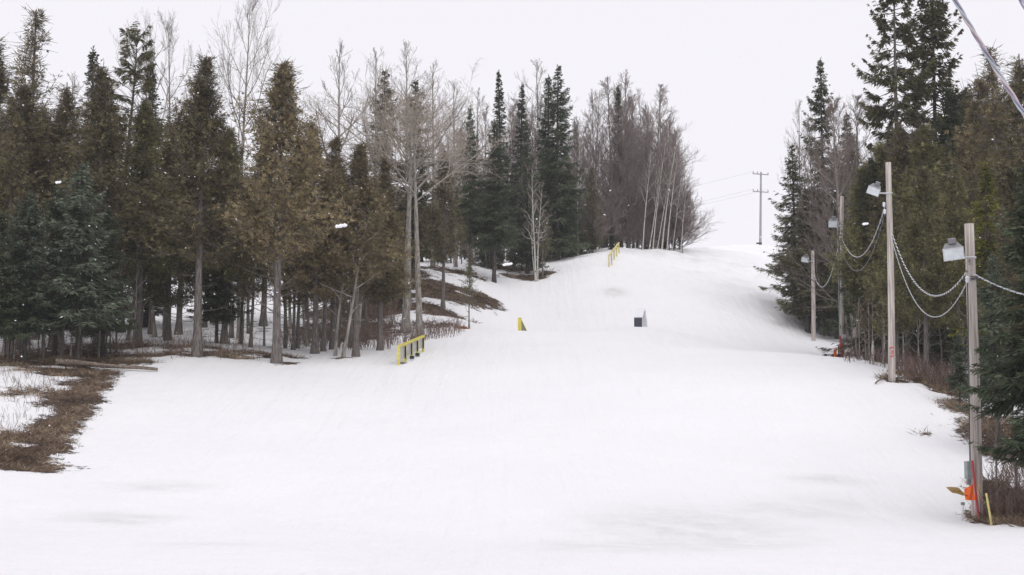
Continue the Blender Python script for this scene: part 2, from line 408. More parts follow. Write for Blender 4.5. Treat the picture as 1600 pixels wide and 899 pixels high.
def snowmat():
    m, n, b, o = material('snow_and_turf')
    tc = n.nodes.new('ShaderNodeTexCoord')
    def noise(scale, detail=5, rough=.6):
        z = n.nodes.new('ShaderNodeTexNoise'); z.inputs['Scale'].default_value = scale; z.inputs['Detail'].default_value = detail
        z.inputs['Roughness'].default_value = rough
        n.links.new(tc.outputs['Object'], z.inputs['Vector']); return z
    def math_(op, a, b_=None, c=None, clamp=False):
        k = n.nodes.new('ShaderNodeMath'); k.operation = op; k.use_clamp = clamp
        for i, x in enumerate((a, b_, c)):
            if x is None: continue
            if isinstance(x, (int, float)): k.inputs[i].default_value = x
            else: n.links.new(x, k.inputs[i])
        return k.outputs[0]
    ba = n.nodes.new('ShaderNodeAttribute'); ba.attribute_name = 'bare'
    ia = n.nodes.new('ShaderNodeAttribute'); ia.attribute_name = 'ice_chop'
    n1 = noise(1.3, 8, .7); n2 = noise(9, 6, .7)
    s = math_('ADD', math_('MULTIPLY', n1.outputs[0], 0.75), math_('MULTIPLY', n2.outputs[0], 0.35))
    t = math_('ADD', ba.outputs['Fac'], math_('MULTIPLY', math_('SUBTRACT', s, 0.55), 2.6))
    mask = math_('MULTIPLY', math_('SUBTRACT', t, 0.47), 9.0, clamp=True)
    mask = math_('MULTIPLY', mask, math_('MULTIPLY', ba.outputs['Fac'], 12.0, clamp=True), clamp=True)
    n3 = noise(3.5, 8, .75); n4 = noise(0.6, 3)
    earth = ramp(n, [(0.30, (0.032, 0.022, 0.018)), (0.46, (0.085, 0.058, 0.045)), (0.60, (0.165, 0.118, 0.085)), (0.78, (0.27, 0.20, 0.14))], n3.outputs[0])
    n5 = noise(0.11, 4, .6); n6 = noise(1.2, 6, .7)
    sn = ramp(n, [(0.35, (0.88, 0.876, 0.894)), (0.65, (0.92, 0.917, 0.932))], n5.outputs[0])
    ice_chop_mix = n.nodes.new('ShaderNodeMix'); ice_chop_mix.data_type = 'RGBA'; ice_chop_mix.blend_type = 'MIX'
    n.links.new(math_('MULTIPLY', ia.outputs['Fac'], math_('MULTIPLY_ADD', n6.outputs[0], 1.6, -0.35, True), clamp=True), ice_chop_mix.inputs[0])
    n.links.new(sn.outputs[0], ice_chop_mix.inputs[6]); ice_chop_mix.inputs[7].default_value = (0.60, 0.61, 0.60, 1)
    # specks of bark and needles blown on the snow near the trees
    sp = n.nodes.new('ShaderNodeTexVoronoi'); sp.inputs['Scale'].default_value = 1.6; n.links.new(tc.outputs['Object'], sp.inputs['Vector'])
    fl = math_('LESS_THAN', sp.outputs['Distance'], 0.045)
    fl = math_('MULTIPLY', fl, math_('GREATER_THAN', n4.outputs[0], 0.56))
    mc = n.nodes.new('ShaderNodeMix'); mc.data_type = 'RGBA'
    n.links.new(math_('MAXIMUM', mask, math_('MULTIPLY', fl, 0.35)), mc.inputs[0])
    n.links.new(ice_chop_mix.outputs[2], mc.inputs[6]); n.links.new(earth.outputs[0], mc.inputs[7])
    n.links.new(mc.outputs[2], b.inputs['Base Color'])
    b.inputs['Roughness'].default_value = 0.7; b.inputs['Specular IOR Level'].default_value = 0.12
    h = math_('ADD', math_('MULTIPLY', n6.outputs[0], 0.15), math_('MULTIPLY', n2.outputs[0], math_('MULTIPLY_ADD', mask, 0.10, 0.035)))
    # ski and groomer tracks running down the slope
    mp = n.nodes.new('ShaderNodeMapping'); mp.inputs['Scale'].default_value = (2.2, 0.10, 0.3); mp.inputs['Rotation'].default_value = (0, 0, R(9))
    n.links.new(tc.outputs['Object'], mp.inputs[0])
    tr = n.nodes.new('ShaderNodeTexNoise'); tr.inputs['Scale'].default_value = 1.0; tr.inputs['Detail'].default_value = 5; n.links.new(mp.outputs[0], tr.inputs['Vector'])
    h = math_('ADD', h, math_('MULTIPLY', tr.outputs[0], 0.13))
    bp = n.nodes.new('ShaderNodeBump'); bp.inputs['Strength'].default_value = 0.9; bp.inputs['Distance'].default_value = 1.0
    n.links.new(h, bp.inputs['Height']); n.links.new(bp.outputs[0], b.inputs['Normal'])
    return m
mb = MB(); mb.add(V, Fq)
ground = mb.build('ground', snowmat(), smooth=True)
tag(ground, 'snow covered ski slope rising to a crest between the trees', 'ground', kind='structure')
for nm, arr in (('bare', B), ('ice_chop', ice_chop)):
    a = ground.data.attributes.new(nm, 'FLOAT', 'POINT'); a.data.foreach_set('value', arr.reshape(-1))

def gz(x, y): return float(rawz(x, y))
def g(px, D):
    p = gpt(px, D); return p

# ------------------------------------------------------------------ tree meshes
def trunk_path(h, k, bend, r):
    t = np.linspace(0, 1, k)
    a, b, c, d = r.uniform(-1, 1, 4)
    P = np.stack([bend * h * (a * t * t + .3 * c * np.sin(5 * t)), bend * h * (b * t * t + .3 * d * np.sin(4 * t)), h * t], 1)
    P[:, :2] -= P[0, :2]
    return P
def trunk_mesh(P, r0, r1, mat, name, flare=1.5, m=9, extra=None, rr=None):
    k = len(P); t = np.linspace(0, 1, k)
    Rr = (r0 * (1 - t) ** 0.85 + r1)
    Rr = Rr * (1 + (flare - 1) * np.exp(-P[:, 2] / 0.35))
    Q = P.copy(); Q = np.vstack([Q[0] - [0, 0, .5], Q]); Rr = np.concatenate([[Rr[0] * 1.1], Rr])
    b = MB(); b.tubes(Q[None], Rr[None], m)
    if extra is not None:
        for E, ER, mm in extra: b.tubes(E, ER, mm)
    return b.build(name, mat, smooth=True, link=False)

def on_path(P, z):
    return np.array([np.interp(z, P[:, 2], P[:, 0]), np.interp(z, P[:, 2], P[:, 1]), z])

def spruce(seed, h=12.0, rad=2.0, cb=0.08, mat='spruce', power=0.85, dz=0.30, nb=5, droop=0.22, sparse=0.0, tw=0.12, cw=0.062, r0=0.13, bend=0.008, barkm='bark_dark', bare=14, lo=0.0):
    """spire conifer: whorled boughs that carry flat side twigs"""
    r = np.random.default_rng(seed)
    P = trunk_path(h, 14, bend, r)
    bb, bd, bn, bl, bw, bt = [], [], [], [], [], []
    BP, BR = [], []
    z = cb * h
    while z < h - 0.12:
        t = (z - cb * h) / (h - cb * h)
        env = rad * ((1 - t) ** power * min(1.0, 0.45 + t / 0.14) + 0.05)
        for q in range(int(nb + (r.random() < .5))):
            if r.random() < sparse * (0.4 + 0.6 * (1 - t)): continue
            L = env * r.uniform(0.62, 1.16) * (1 + .12 * math.sin(seed + z * 1.7))
            if L < .1: continue
            a = r.uniform(0, 2 * math.pi)
            e = np.interp(t, [0, .3, .7, 1], [-22, -12, 8, 48]) + r.uniform(-9, 9); e = R(e)
            s = np.linspace(0, 1, 5)
            out_ = L * (math.cos(e) * s)
            up = L * (math.sin(e) * s - droop * np.sin(math.pi * s * .9) * .6 + 0.12 * s ** 3)
            side = L * .10 * r.uniform(-1, 1) * s ** 2
            o0 = on_path(P, z + r.uniform(-.5, .5) * dz)
            dirv = np.array([math.cos(a), math.sin(a), 0]); sv = np.array([-math.sin(a), math.cos(a), 0])
            C = o0 + out_[:, None] * dirv + side[:, None] * sv + up[:, None] * np.array([0, 0, 1.0])
            BP.append(C); BR.append(np.linspace(0.012 + 0.010 * L, 0.004, 5))
            n = max(3, int(L / tw))
            ss = np.sort(r.uniform(lo if L > .8 else 0.05, 1, n)) 
            for sg in (-1, 1):
                pos = np.stack([np.interp(ss, s, C[:, c]) for c in range(3)], 1)
                tl = (0.42 * L * (1 - ss) ** .8 + 0.13) * r.uniform(.6, 1.25, n); tl = np.minimum(tl, .85)
                an = np.radians(r.uniform(32, 68, n)) * sg
                td = np.cos(an)[:, None] * dirv + np.sin(an)[:, None] * sv
                td[:, 2] += r.uniform(-.55, .05, n)
                # twig card plus little side cards
                for (off, sc_, ang, wd) in ((0.0, 1.0, 0, 1.0), (0.30, .55, .7, .8), (0.35, .55, -.7, .8), (0.60, .42, .65, .7), (.05, .9, 0.12, .9)):
                    ca, sa = math.cos(ang), math.sin(ang)
                    px_ = np.stack([-td[:, 1], td[:, 0], np.zeros(n)], 1)
                    d2 = td * ca + px_ * sa
                    if off == .05: d2[:, 2] -= r.uniform(.2, .7, n)
                    bb.append(pos + td * (tl * off)[:, None]); bd.append(d2 + r.normal(0, .09, (n, 3)))
                    nn = r.normal(0, .45, (n, 3)); nn[:, 2] += 1
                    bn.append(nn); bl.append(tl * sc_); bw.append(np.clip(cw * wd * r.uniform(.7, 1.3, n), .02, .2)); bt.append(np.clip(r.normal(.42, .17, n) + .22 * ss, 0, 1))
        z += dz * r.uniform(.75, 1.25) * (1 if t < .7 else .7)
    # leader
    n = 26
    pos = np.array([on_path(P, zz) for zz in np.linspace(h - .75, h, n)])
    bb.append(pos); d = r.normal(0, .5, (n, 3)); d[:, 2] = .8; bd.append(d); bn.append(r.normal(0, 1, (n, 3))); bl.append(np.full(n, .2)); bw.append(np.full(n, .05)); bt.append(np.full(n, .5))
    c = MB()
    c.kites(np.concatenate(bb), np.concatenate(bd), np.concatenate(bn), np.concatenate(bl), np.concatenate(bw), np.concatenate(bt))
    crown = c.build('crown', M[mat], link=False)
    # dead stubs below the crown and the boughs' own wood belong to the trunk
    ex = [(np.array(BP), np.array(BR), 3)]
    if cb > .12:
        EP = []
        for _ in range(bare):
            zz = r.uniform(.05, cb) * h; a = r.uniform(0, 6.28); l = r.uniform(.3, 1.1); o0 = on_path(P, zz); e = r.uniform(-.35, .25)
            EP.append(np.stack([o0 + l * s * np.array([math.cos(a), math.sin(a), e * s]) for s in (0, .4, 1)]))
        ex.append((np.array(EP), np.tile([.014, .010, .004], (len(EP), 1)), 3))
    tr = trunk_mesh(P, r0, .015, M[barkm], 'trunk', 1.4, extra=ex)
    return tr, crown

def cedar(seed, h=12.0, rad=1.8, cb=0.2, mat='cedar', n_b=300, r0=0.125, spray=46, top=0.98, bend=0.012, cw=0.034, low=14, barkm='bark_cedar', ragged=.36, gap=.16):
    """northern white cedar: ragged oval crown of upturned flat sprays"""
    r = np.random.default_rng(seed)
    P = trunk_path(h, 14, bend, r)
    ph = r.uniform(0, 6.28, 6)
    BP, BR = [], []
    bb, bd, bn, bl, bw, bt = [], [], [], [], [], []
    for i in range(n_b):
        t = r.random() ** .9
        z = (cb + (1 - cb) * t * .985) * h
        a = r.uniform(0, 2 * math.pi)
        lob = 1 + ragged * (math.sin(2 * a + ph[0] + z * .8) * .5 + math.sin(3 * a + ph[1] - z * 1.3) * .4 + math.sin(z * 2.1 + ph[2] + a) * .4)
        env = min(1.0, .50 + t / .16 * .50) * (max(0, 1 - t) ** top) * (1 + gap * math.sin(z * 3.1 + ph[3]) * .5)
        if r.random() < .28 * max(0, math.sin(a + ph[4] + z * .9)): continue
        L = rad * env * lob * (r.uniform(.42, 1.0) + (r.uniform(.1, .45) if r.random() < .16 else 0)) + .05
        e = R(np.interp(t, [0, .5, 1], [-12, 12, 60]) + r.uniform(-14, 14))
        s = np.linspace(0, 1, 5)
        dirv = np.array([math.cos(a), math.sin(a), 0]); sv = np.array([-math.sin(a), math.cos(a), 0])
        o0 = on_path(P, z)
        C = o0 + (L * math.cos(e) * s)[:, None] * dirv + (L * .15 * r.uniform(-1, 1) * s ** 2)[:, None] * sv + (L * (math.sin(e) * s - .30 * np.sin(math.pi * s) * .7 + .18 * s ** 3))[:, None] * np.array([0, 0, 1.0])
        BP.append(C); BR.append(np.linspace(.010 + .011 * L, .004, 5))
        n = int(spray * (.12 + L / 1.3))
        ss = r.uniform(.25, 1.02, n) ** .75
        pos = np.stack([np.interp(ss, s, C[:, c]) for c in range(3)], 1) + r.normal(0, .10 + .05 * L, (n, 3)) * (0.55 + .45 * ss[:, None])
        base = dirv[None] * r.uniform(.2, 1, (n, 1)) + r.normal(0, .55, (n, 3)); base[:, 2] += r.uniform(-.35, .75, n)
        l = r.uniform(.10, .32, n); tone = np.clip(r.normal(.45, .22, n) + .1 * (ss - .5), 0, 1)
        nn = r.normal(0, 1, (n, 3))
        for (ang, sc_) in ((0, 1.0), (.55, .75), (-.55, .75)):
            S = np.cross(base, nn); S /= np.linalg.norm(S, axis=1, keepdims=True) + 1e-9
            bd0 = base / (np.linalg.norm(base, axis=1, keepdims=True) + 1e-9)
            bb.append(pos); bd.append(bd0 * math.cos(ang) + S * math.sin(ang)); bn.append(nn); bl.append(l * sc_); bw.append(cw * r.uniform(.6, 1.3, n)); bt.append(tone)
    # leafless grey twigs threading the crown
    TP = []
    for C in BP:
        for _ in range(3):
            f = r.uniform(.35, 1); o0 = np.array([np.interp(f, s, C[:, c]) for c in range(3)]); d = r.normal(0, 1, 3); d[2] *= .5; d += (C[-1] - C[0]) * .5; d /= np.linalg.norm(d); l = r.uniform(.25, .8)
            TP.append(np.stack([o0, o0 + d * l * .5, o0 + d * l + [0, 0, r.uniform(-.1, .15)]]))
    c = MB(); c.kites(np.concatenate(bb), np.concatenate(bd), np.concatenate(bn), np.concatenate(bl), np.concatenate(bw), np.concatenate(bt), .6)
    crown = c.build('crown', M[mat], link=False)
    ex = [(np.array(BP), np.array(BR), 3)]
    EP = []
    for _ in range(low):
        zz = r.uniform(.10, min(.7, cb + .25)) * h; a = r.uniform(0, 6.28); l = r.uniform(.5, 1.9); o0 = on_path(P, zz); e = r.uniform(-.5, .1); up = r.uniform(.1, .7)
        EP.append(np.stack([o0 + l * np.array([math.cos(a + .2 * s) * s, math.sin(a + .2 * s) * s, e * s + up * s * s]) for s in (0, .35, .7, 1)]))
    ex.append((np.array(EP), np.tile([.022, .016, .011, .004], (len(EP), 1)), 3))
    ex.append((np.array(TP), np.tile([.012, .009, .004], (len(TP), 1)), 3))
    tr = trunk_mesh(P, r0, .02, M[barkm], 'trunk', 1.55, extra=ex)
    return tr, crown

def bare_tree(seed, h=13.0, first=0.35, spread=0.8, n1=16, n2=7, n3=7, n4=5, ang=42, r0=0.14, tmat='bark_pale', cmat='twig_tan', bend=.012, tw=1.0, up=.25, fork=0.0, wig=.12, stems=1):
    r = np.random.default_rng(seed)
    trb = MB(); crb = MB()
    lv = {2: [], 3: [], 4: [], 5: []}
    def branch(p, d, L, rad, lvl):
        k = 6
        d = d / np.linalg.norm(d)
        pts = [p]; c = d.copy()
        for i in range(k - 1):
            c = c + r.normal(0, wig, 3) + np.array([0, 0, up * .35]); c /= np.linalg.norm(c)
            pts.append(pts[-1] + c * L / (k - 1))
        pts = np.array(pts)
        lv[lvl].append((pts, np.linspace(rad, rad * .35, k)))
        return pts
    def kids(pts, rad, L, lvl, n):
        for i in range(n):
            f = (i + r.random()) / n * .82 + .18
            j = min(int(f * 5), 4); u = f * 5 - j
            p = pts[j] * (1 - u) + pts[min(j + 1, 5)] * u
            d0 = pts[min(j + 1, 5)] - pts[j]; d0 = d0 / np.linalg.norm(d0)
            x = np.cross(d0, r.normal(0, 1, 3)); x /= np.linalg.norm(x)
            a = R(ang * r.uniform(.6, 1.3))
            d = d0 * math.cos(a) + x * math.sin(a)
            l = L * r.uniform(.35, .62) * (1.1 - .45 * f)
            rr = max(rad * (1 - .6 * f) * .55, .0045 * tw)
            q = branch(p, d, l, rr, lvl)
            if lvl == 3 and n3: kids(q, rr, l, 4, n3)
            if lvl == 4 and n4: kids(q, rr, l, 5, n4)
    for st in range(stems):
        P = trunk_path(h * (1 - .12 * st), 16, bend, r)
        if stems > 1:
            a = st * 6.28 / stems + r.uniform(-.5, .5); sl_ = r.uniform(.04, .13)
            P = P + np.stack([np.cos(a) * (sl_ * P[:, 2] + .12), np.sin(a) * (sl_ * P[:, 2] + .12), 0 * P[:, 2]], 1)
        t = np.linspace(0, 1, 16)
        Rr = (r0 * (1 - t) ** .8 + .008) * (1 + .5 * np.exp(-P[:, 2] / .35)) * (1 - .2 * st)
        Q = np.vstack([P[0] - [0, 0, .5], P]); trb.tubes(Q[None], np.concatenate([[Rr[0]], Rr])[None], 8)
        hh = h * (1 - .12 * st)
        for i in range(n1):
            f = first + (1 - first) * ((i + r.random()) / n1) * .97
            p = on_path(P, f * hh)
            tt = (f - first) / (1 - first)
            a = i * 2.4 + r.uniform(-.6, .6); el = R(np.interp(tt, [0, 1], [20 + 30 * up, 70]) + r.uniform(-12, 12))
            L = hh * spread * .42 * (1 - tt) ** .75 * r.uniform(.6, 1.15) + .35
            rr = max(r0 * (1 - f) * .75, .02)
            q = branch(p, np.array([math.cos(a) * math.cos(el), math.sin(a) * math.cos(el), math.sin(el)]), L, rr, 2)
            kids(q, rr, L, 3, n2)
    for l, m in ((2, 5), (3, 4), (4, 3), (5, 3)):
        if lv[l]:
            Pp = np.array([a for a, b in lv[l]]); Rr = np.array([b for a, b in lv[l]])
            if l >= 4: Pp = Pp[:, [0, 2, 5]]; Rr = Rr[:, [0, 2, 5]]
            (crb if l > 2 else trb).tubes(Pp, Rr, m)
    return trb.build('trunk', M[tmat], smooth=True, link=False), crb.build('crown', M[cmat], smooth=True, link=False)

PROTO = {}
SPEC = {
 # name: (function, kwargs, height)
 'cedarA': (cedar, dict(seed=1, cb=.18, rad=2.5)),
 'cedarB': (cedar, dict(seed=2, cb=.34, rad=2.4, low=20)),
 'cedarC': (cedar, dict(seed=3, cb=.26, rad=2.3, mat='cedar_orange', top=.9, bend=.025)),
 'cedarD': (cedar, dict(seed=4, cb=.32, rad=2.6, mat='cedar_green', ragged=.5)),
 'cedarE': (cedar, dict(seed=5, cb=.14, rad=2.1, mat='cedar', top=.95, n_b=280)),
 'cedarF': (cedar, dict(seed=6, cb=.36, rad=2.6, mat='cedar_orange', bend=.03, low=26, top=.9)),
 'cedarG': (cedar, dict(seed=8, cb=.22, rad=2.2, mat='cedar_green', top=.95, n_b=280)),
 'cedarH': (cedar, dict(seed=10, cb=.34, rad=2.5, mat='cedar', n_b=270, ragged=.55, bend=.02)),
 'cedarT': (cedar, dict(seed=9, cb=.30, rad=2.0, mat='cedar', n_b=180, spray=30, ragged=.6, top=1.0)),
 'spruceA': (spruce, dict(seed=11, rad=2.7, power=.9)),
 'spruceH': (spruce, dict(seed=24, rad=2.7, power=.9, cb=.24)),
 'spruceB': (spruce, dict(seed=12, rad=2.2, power=.95)),
 'spruceC': (spruce, dict(seed=13, rad=2.0, power=.95, dz=.26)),
 'spruceD': (spruce, dict(seed=14, rad=2.7, cb=.16, mat='spruce_olive', sparse=.1)),
 'spire': (spruce, dict(seed=15, rad=1.7, power=1.15, dz=.24, cb=.1)),
 'blueA': (spruce, dict(seed=16, h=8.0, rad=2.2, cb=.26, mat='spruce_blue', power=.75, dz=.22, tw=.12, cw=.07, bare=26, r0=.08)),
 'blueB': (spruce, dict(seed=17, h=8.0, rad=2.1, cb=.24, mat='spruce', power=.75, dz=.2, tw=.10, cw=.06, bare=26, r0=.08)),
 'tallA': (spruce, dict(seed=18, h=18.0, rad=3.2, cb=.26, mat='spruce_olive', power=.55, dz=.32, nb=5, sparse=.28, droop=.30, tw=.12, cw=.10, r0=.2, lo=.35, barkm='bark_cedar')),
 'tallB': (spruce, dict(seed=19, h=18.0, rad=3.2, cb=.10, mat='spruce_olive', power=.55, dz=.30, nb=5, sparse=.18, droop=.30, tw=.12, cw=.10, r0=.2, lo=.25)),
 'nearS': (spruce, dict(seed=20, h=9.0, rad=2.0, cb=.20, mat='spruce', power=.75, dz=.20, nb=5, tw=.075, cw=.055, droop=.25, bare=26, r0=.10)),
 'nearT': (spruce, dict(seed=21, h=9.0, rad=1.7, cb=.26, mat='spruce_blue', power=.75, dz=.22, nb=5, tw=.085, cw=.055, droop=.3, sparse=.1, bare=26, r0=.09)),
 'brightP': (spruce, dict(seed=22, h=9.0, rad=1.5, cb=.2, mat='pine_bright', power=.7, dz=.28, tw=.12, cw=.08, sparse=.2, droop=0.0)),
 'pineW': (spruce, dict(seed=23, h=14.0, rad=2.4, cb=.3, mat='spruce_olive', power=.45, dz=.42, nb=5, sparse=.25, droop=-.2, lo=.35, tw=.075, cw=.05, bend=.05)),
 'cotton': (bare_tree, dict(seed=31, h=15.0, first=.62, spread=1.2, n1=20, n2=7, n3=6, n4=4, ang=42, r0=.22, up=.04, tmat='bark_pale', cmat='twig_tan', tw=1.9)),
 'cottonB': (bare_tree, dict(seed=32, h=15.0, first=.60, spread=1.15, n1=18, n2=7, n3=6, n4=4, ang=42, r0=.20, up=.04, tmat='bark_pale', cmat='twig_tan', tw=1.9)),
 'aspA': (bare_tree, dict(seed=33, h=15.0, first=.45, spread=.55, n1=20, n2=6, n3=5, n4=3, ang=32, up=.35, r0=.14, tmat='bark_pale', cmat='twig_brown', tw=1.2)),
 'aspB': (bare_tree, dict(seed=34, h=15.0, first=.40, spread=.70, n1=20, n2=6, n3=5, n4=3, ang=36, up=.30, r0=.14, tmat='bark_pale', cmat='twig_brown', tw=1.2, bend=.02)),
 'bigB': (bare_tree, dict(seed=35, h=17.0, first=.55, spread=.85, n1=13, n2=7, n3=6, n4=3, ang=36, up=.28, r0=.17, tmat='bark_pale', cmat='twig_brown', tw=1.3, bend=.03)),
 'purA': (bare_tree, dict(seed=36, h=12.0, first=.12, spread=.62, n1=32, n2=8, n3=6, n4=3, ang=36, up=.26, r0=.07, tmat='bark_cedar', cmat='twig_purple', tw=1.6)),
 'purB': (bare_tree, dict(seed=37, h=12.0, first=.12, spread=.75, n1=30, n2=8, n3=6, n4=3, ang=40, up=.22, r0=.07, tmat='bark_cedar', cmat='twig_purple', tw=1.6, bend=.03)),
 'birA': (bare_tree, dict(seed=38, h=10.0, first=.42, spread=.55, n1=14, n2=6, n3=5, n4=3, ang=36, up=.25, r0=.085, tmat='bark_birch', cmat='twig_purple', tw=1.5, bend=.05, wig=.2)),
 'birB': (bare_tree, dict(seed=39, h=10.0, first=.35, spread=.5, n1=10, n2=5, n3=5, n4=3, ang=36, up=.25, r0=.08, tmat='bark_birch', cmat='twig_purple', tw=1.5, bend=.05, wig=.2, stems=3)),
 'shrub': (bare_tree, dict(seed=44, h=4.0, first=.03, spread=1.3, n1=26, n2=9, n3=6, n4=0, ang=36, up=.25, r0=.035, tmat='bark_dark', cmat='twig_purple', tw=1.9, bend=.04, stems=2)),
 'arch': (bare_tree, dict(seed=40, h=6.0, first=.15, spread=1.3, n1=16, n2=7, n3=6, n4=3, ang=32, up=-.02, r0=.08, tmat='twig_brown', cmat='twig_purple', tw=1.2, bend=.05)),
 'sapling': (bare_tree, dict(seed=41, h=5.0, first=.2, spread=.35, n1=12, n2=4, n3=0, n4=0, ang=40, up=.1, r0=.035, tmat='bark_cedar', cmat='twig_brown', tw=1.0, bend=.03)),
 'saplingB': (bare_tree, dict(seed=42, h=5.0, first=.3, spread=.35, n1=10, n2=4, n3=0, n4=0, ang=40, up=.1, r0=.03, tmat='bark_pale', cmat='twig_brown', tw=1.0, bend=.05)),
 'smallC': (cedar, dict(seed=43, h=5.0, rad=1.0, cb=.3, mat='cedar_green', n_b=90, spray=14, r0=.05, low=8)),
}
HT = {k: v[1].get('h', 12.0 if v[0] is not bare_tree else 13.0) for k, v in SPEC.items()}
NAMES = {'cedar': ('cedar_tree', 'cedar tree'), 'spruce': ('spruce_tree', 'spruce tree'), 'spire': ('fir_tree', 'fir tree'), 'blue': ('spruce_tree', 'spruce tree'),
         'tall': ('spruce_tree', 'spruce tree'), 'near': ('spruce_tree', 'spruce tree'), 'bright': ('pine_tree', 'pine tree'), 'pine': ('pine_tree', 'pine tree'), 'cotton': ('poplar_tree', 'bare tree'),
         'asp': ('bare_tree', 'bare tree'), 'big': ('bare_tree', 'bare tree'), 'pur': ('bare_tree', 'bare tree'), 'bir': ('birch_tree', 'birch tree'), 'arch': ('bare_tree', 'bare tree'),
         'sapling': ('sapling', 'sapling'), 'small': ('cedar_tree', 'cedar tree'), 'shrub': ('bare_shrub', 'shrub')}
def proto(kind):
    if kind not in PROTO:
        fn, kw = SPEC[kind]
        PROTO[kind] = fn(**kw)
    return PROTO[kind]
def tree(kind, px, D, top, label, group=None, wide=1.0, lean=0.0, rz=None, leany=0.0):
    """a tree standing in column px at distance D whose tip reaches picture row top"""
    tr, cr = proto(kind)
    p = gpt(px, D)
    tip = at(px, top, D)
    s = max(.5, (tip[2] - p[2])) / HT[kind]
    key = next(k for k in ('sapling', 'spruce', 'spire', 'blue', 'tall', 'near', 'bright', 'pine', 'cotton', 'cedar', 'asp', 'big', 'pur', 'bir', 'arch', 'small', 'shrub') if kind.startswith(k))
    nm, cat = NAMES[key]
    root = empty(nm, (p[0], p[1], p[2] - .05), label, cat, group)
    root.rotation_euler = (leany, lean, 0)
    root.scale = (s * wide, s * wide, s)
    if kind in ('cedarA', 'cedarB', 'cedarC', 'cedarD', 'cedarF', 'cedarG', 'cedarH') and top < 240: root.scale = (s * wide * 1.18, s * wide * 1.18, s)
    if rz is None: rz = random.uniform(0, 6.28)
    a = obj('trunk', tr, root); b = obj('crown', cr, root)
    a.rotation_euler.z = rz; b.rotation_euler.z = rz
    return root

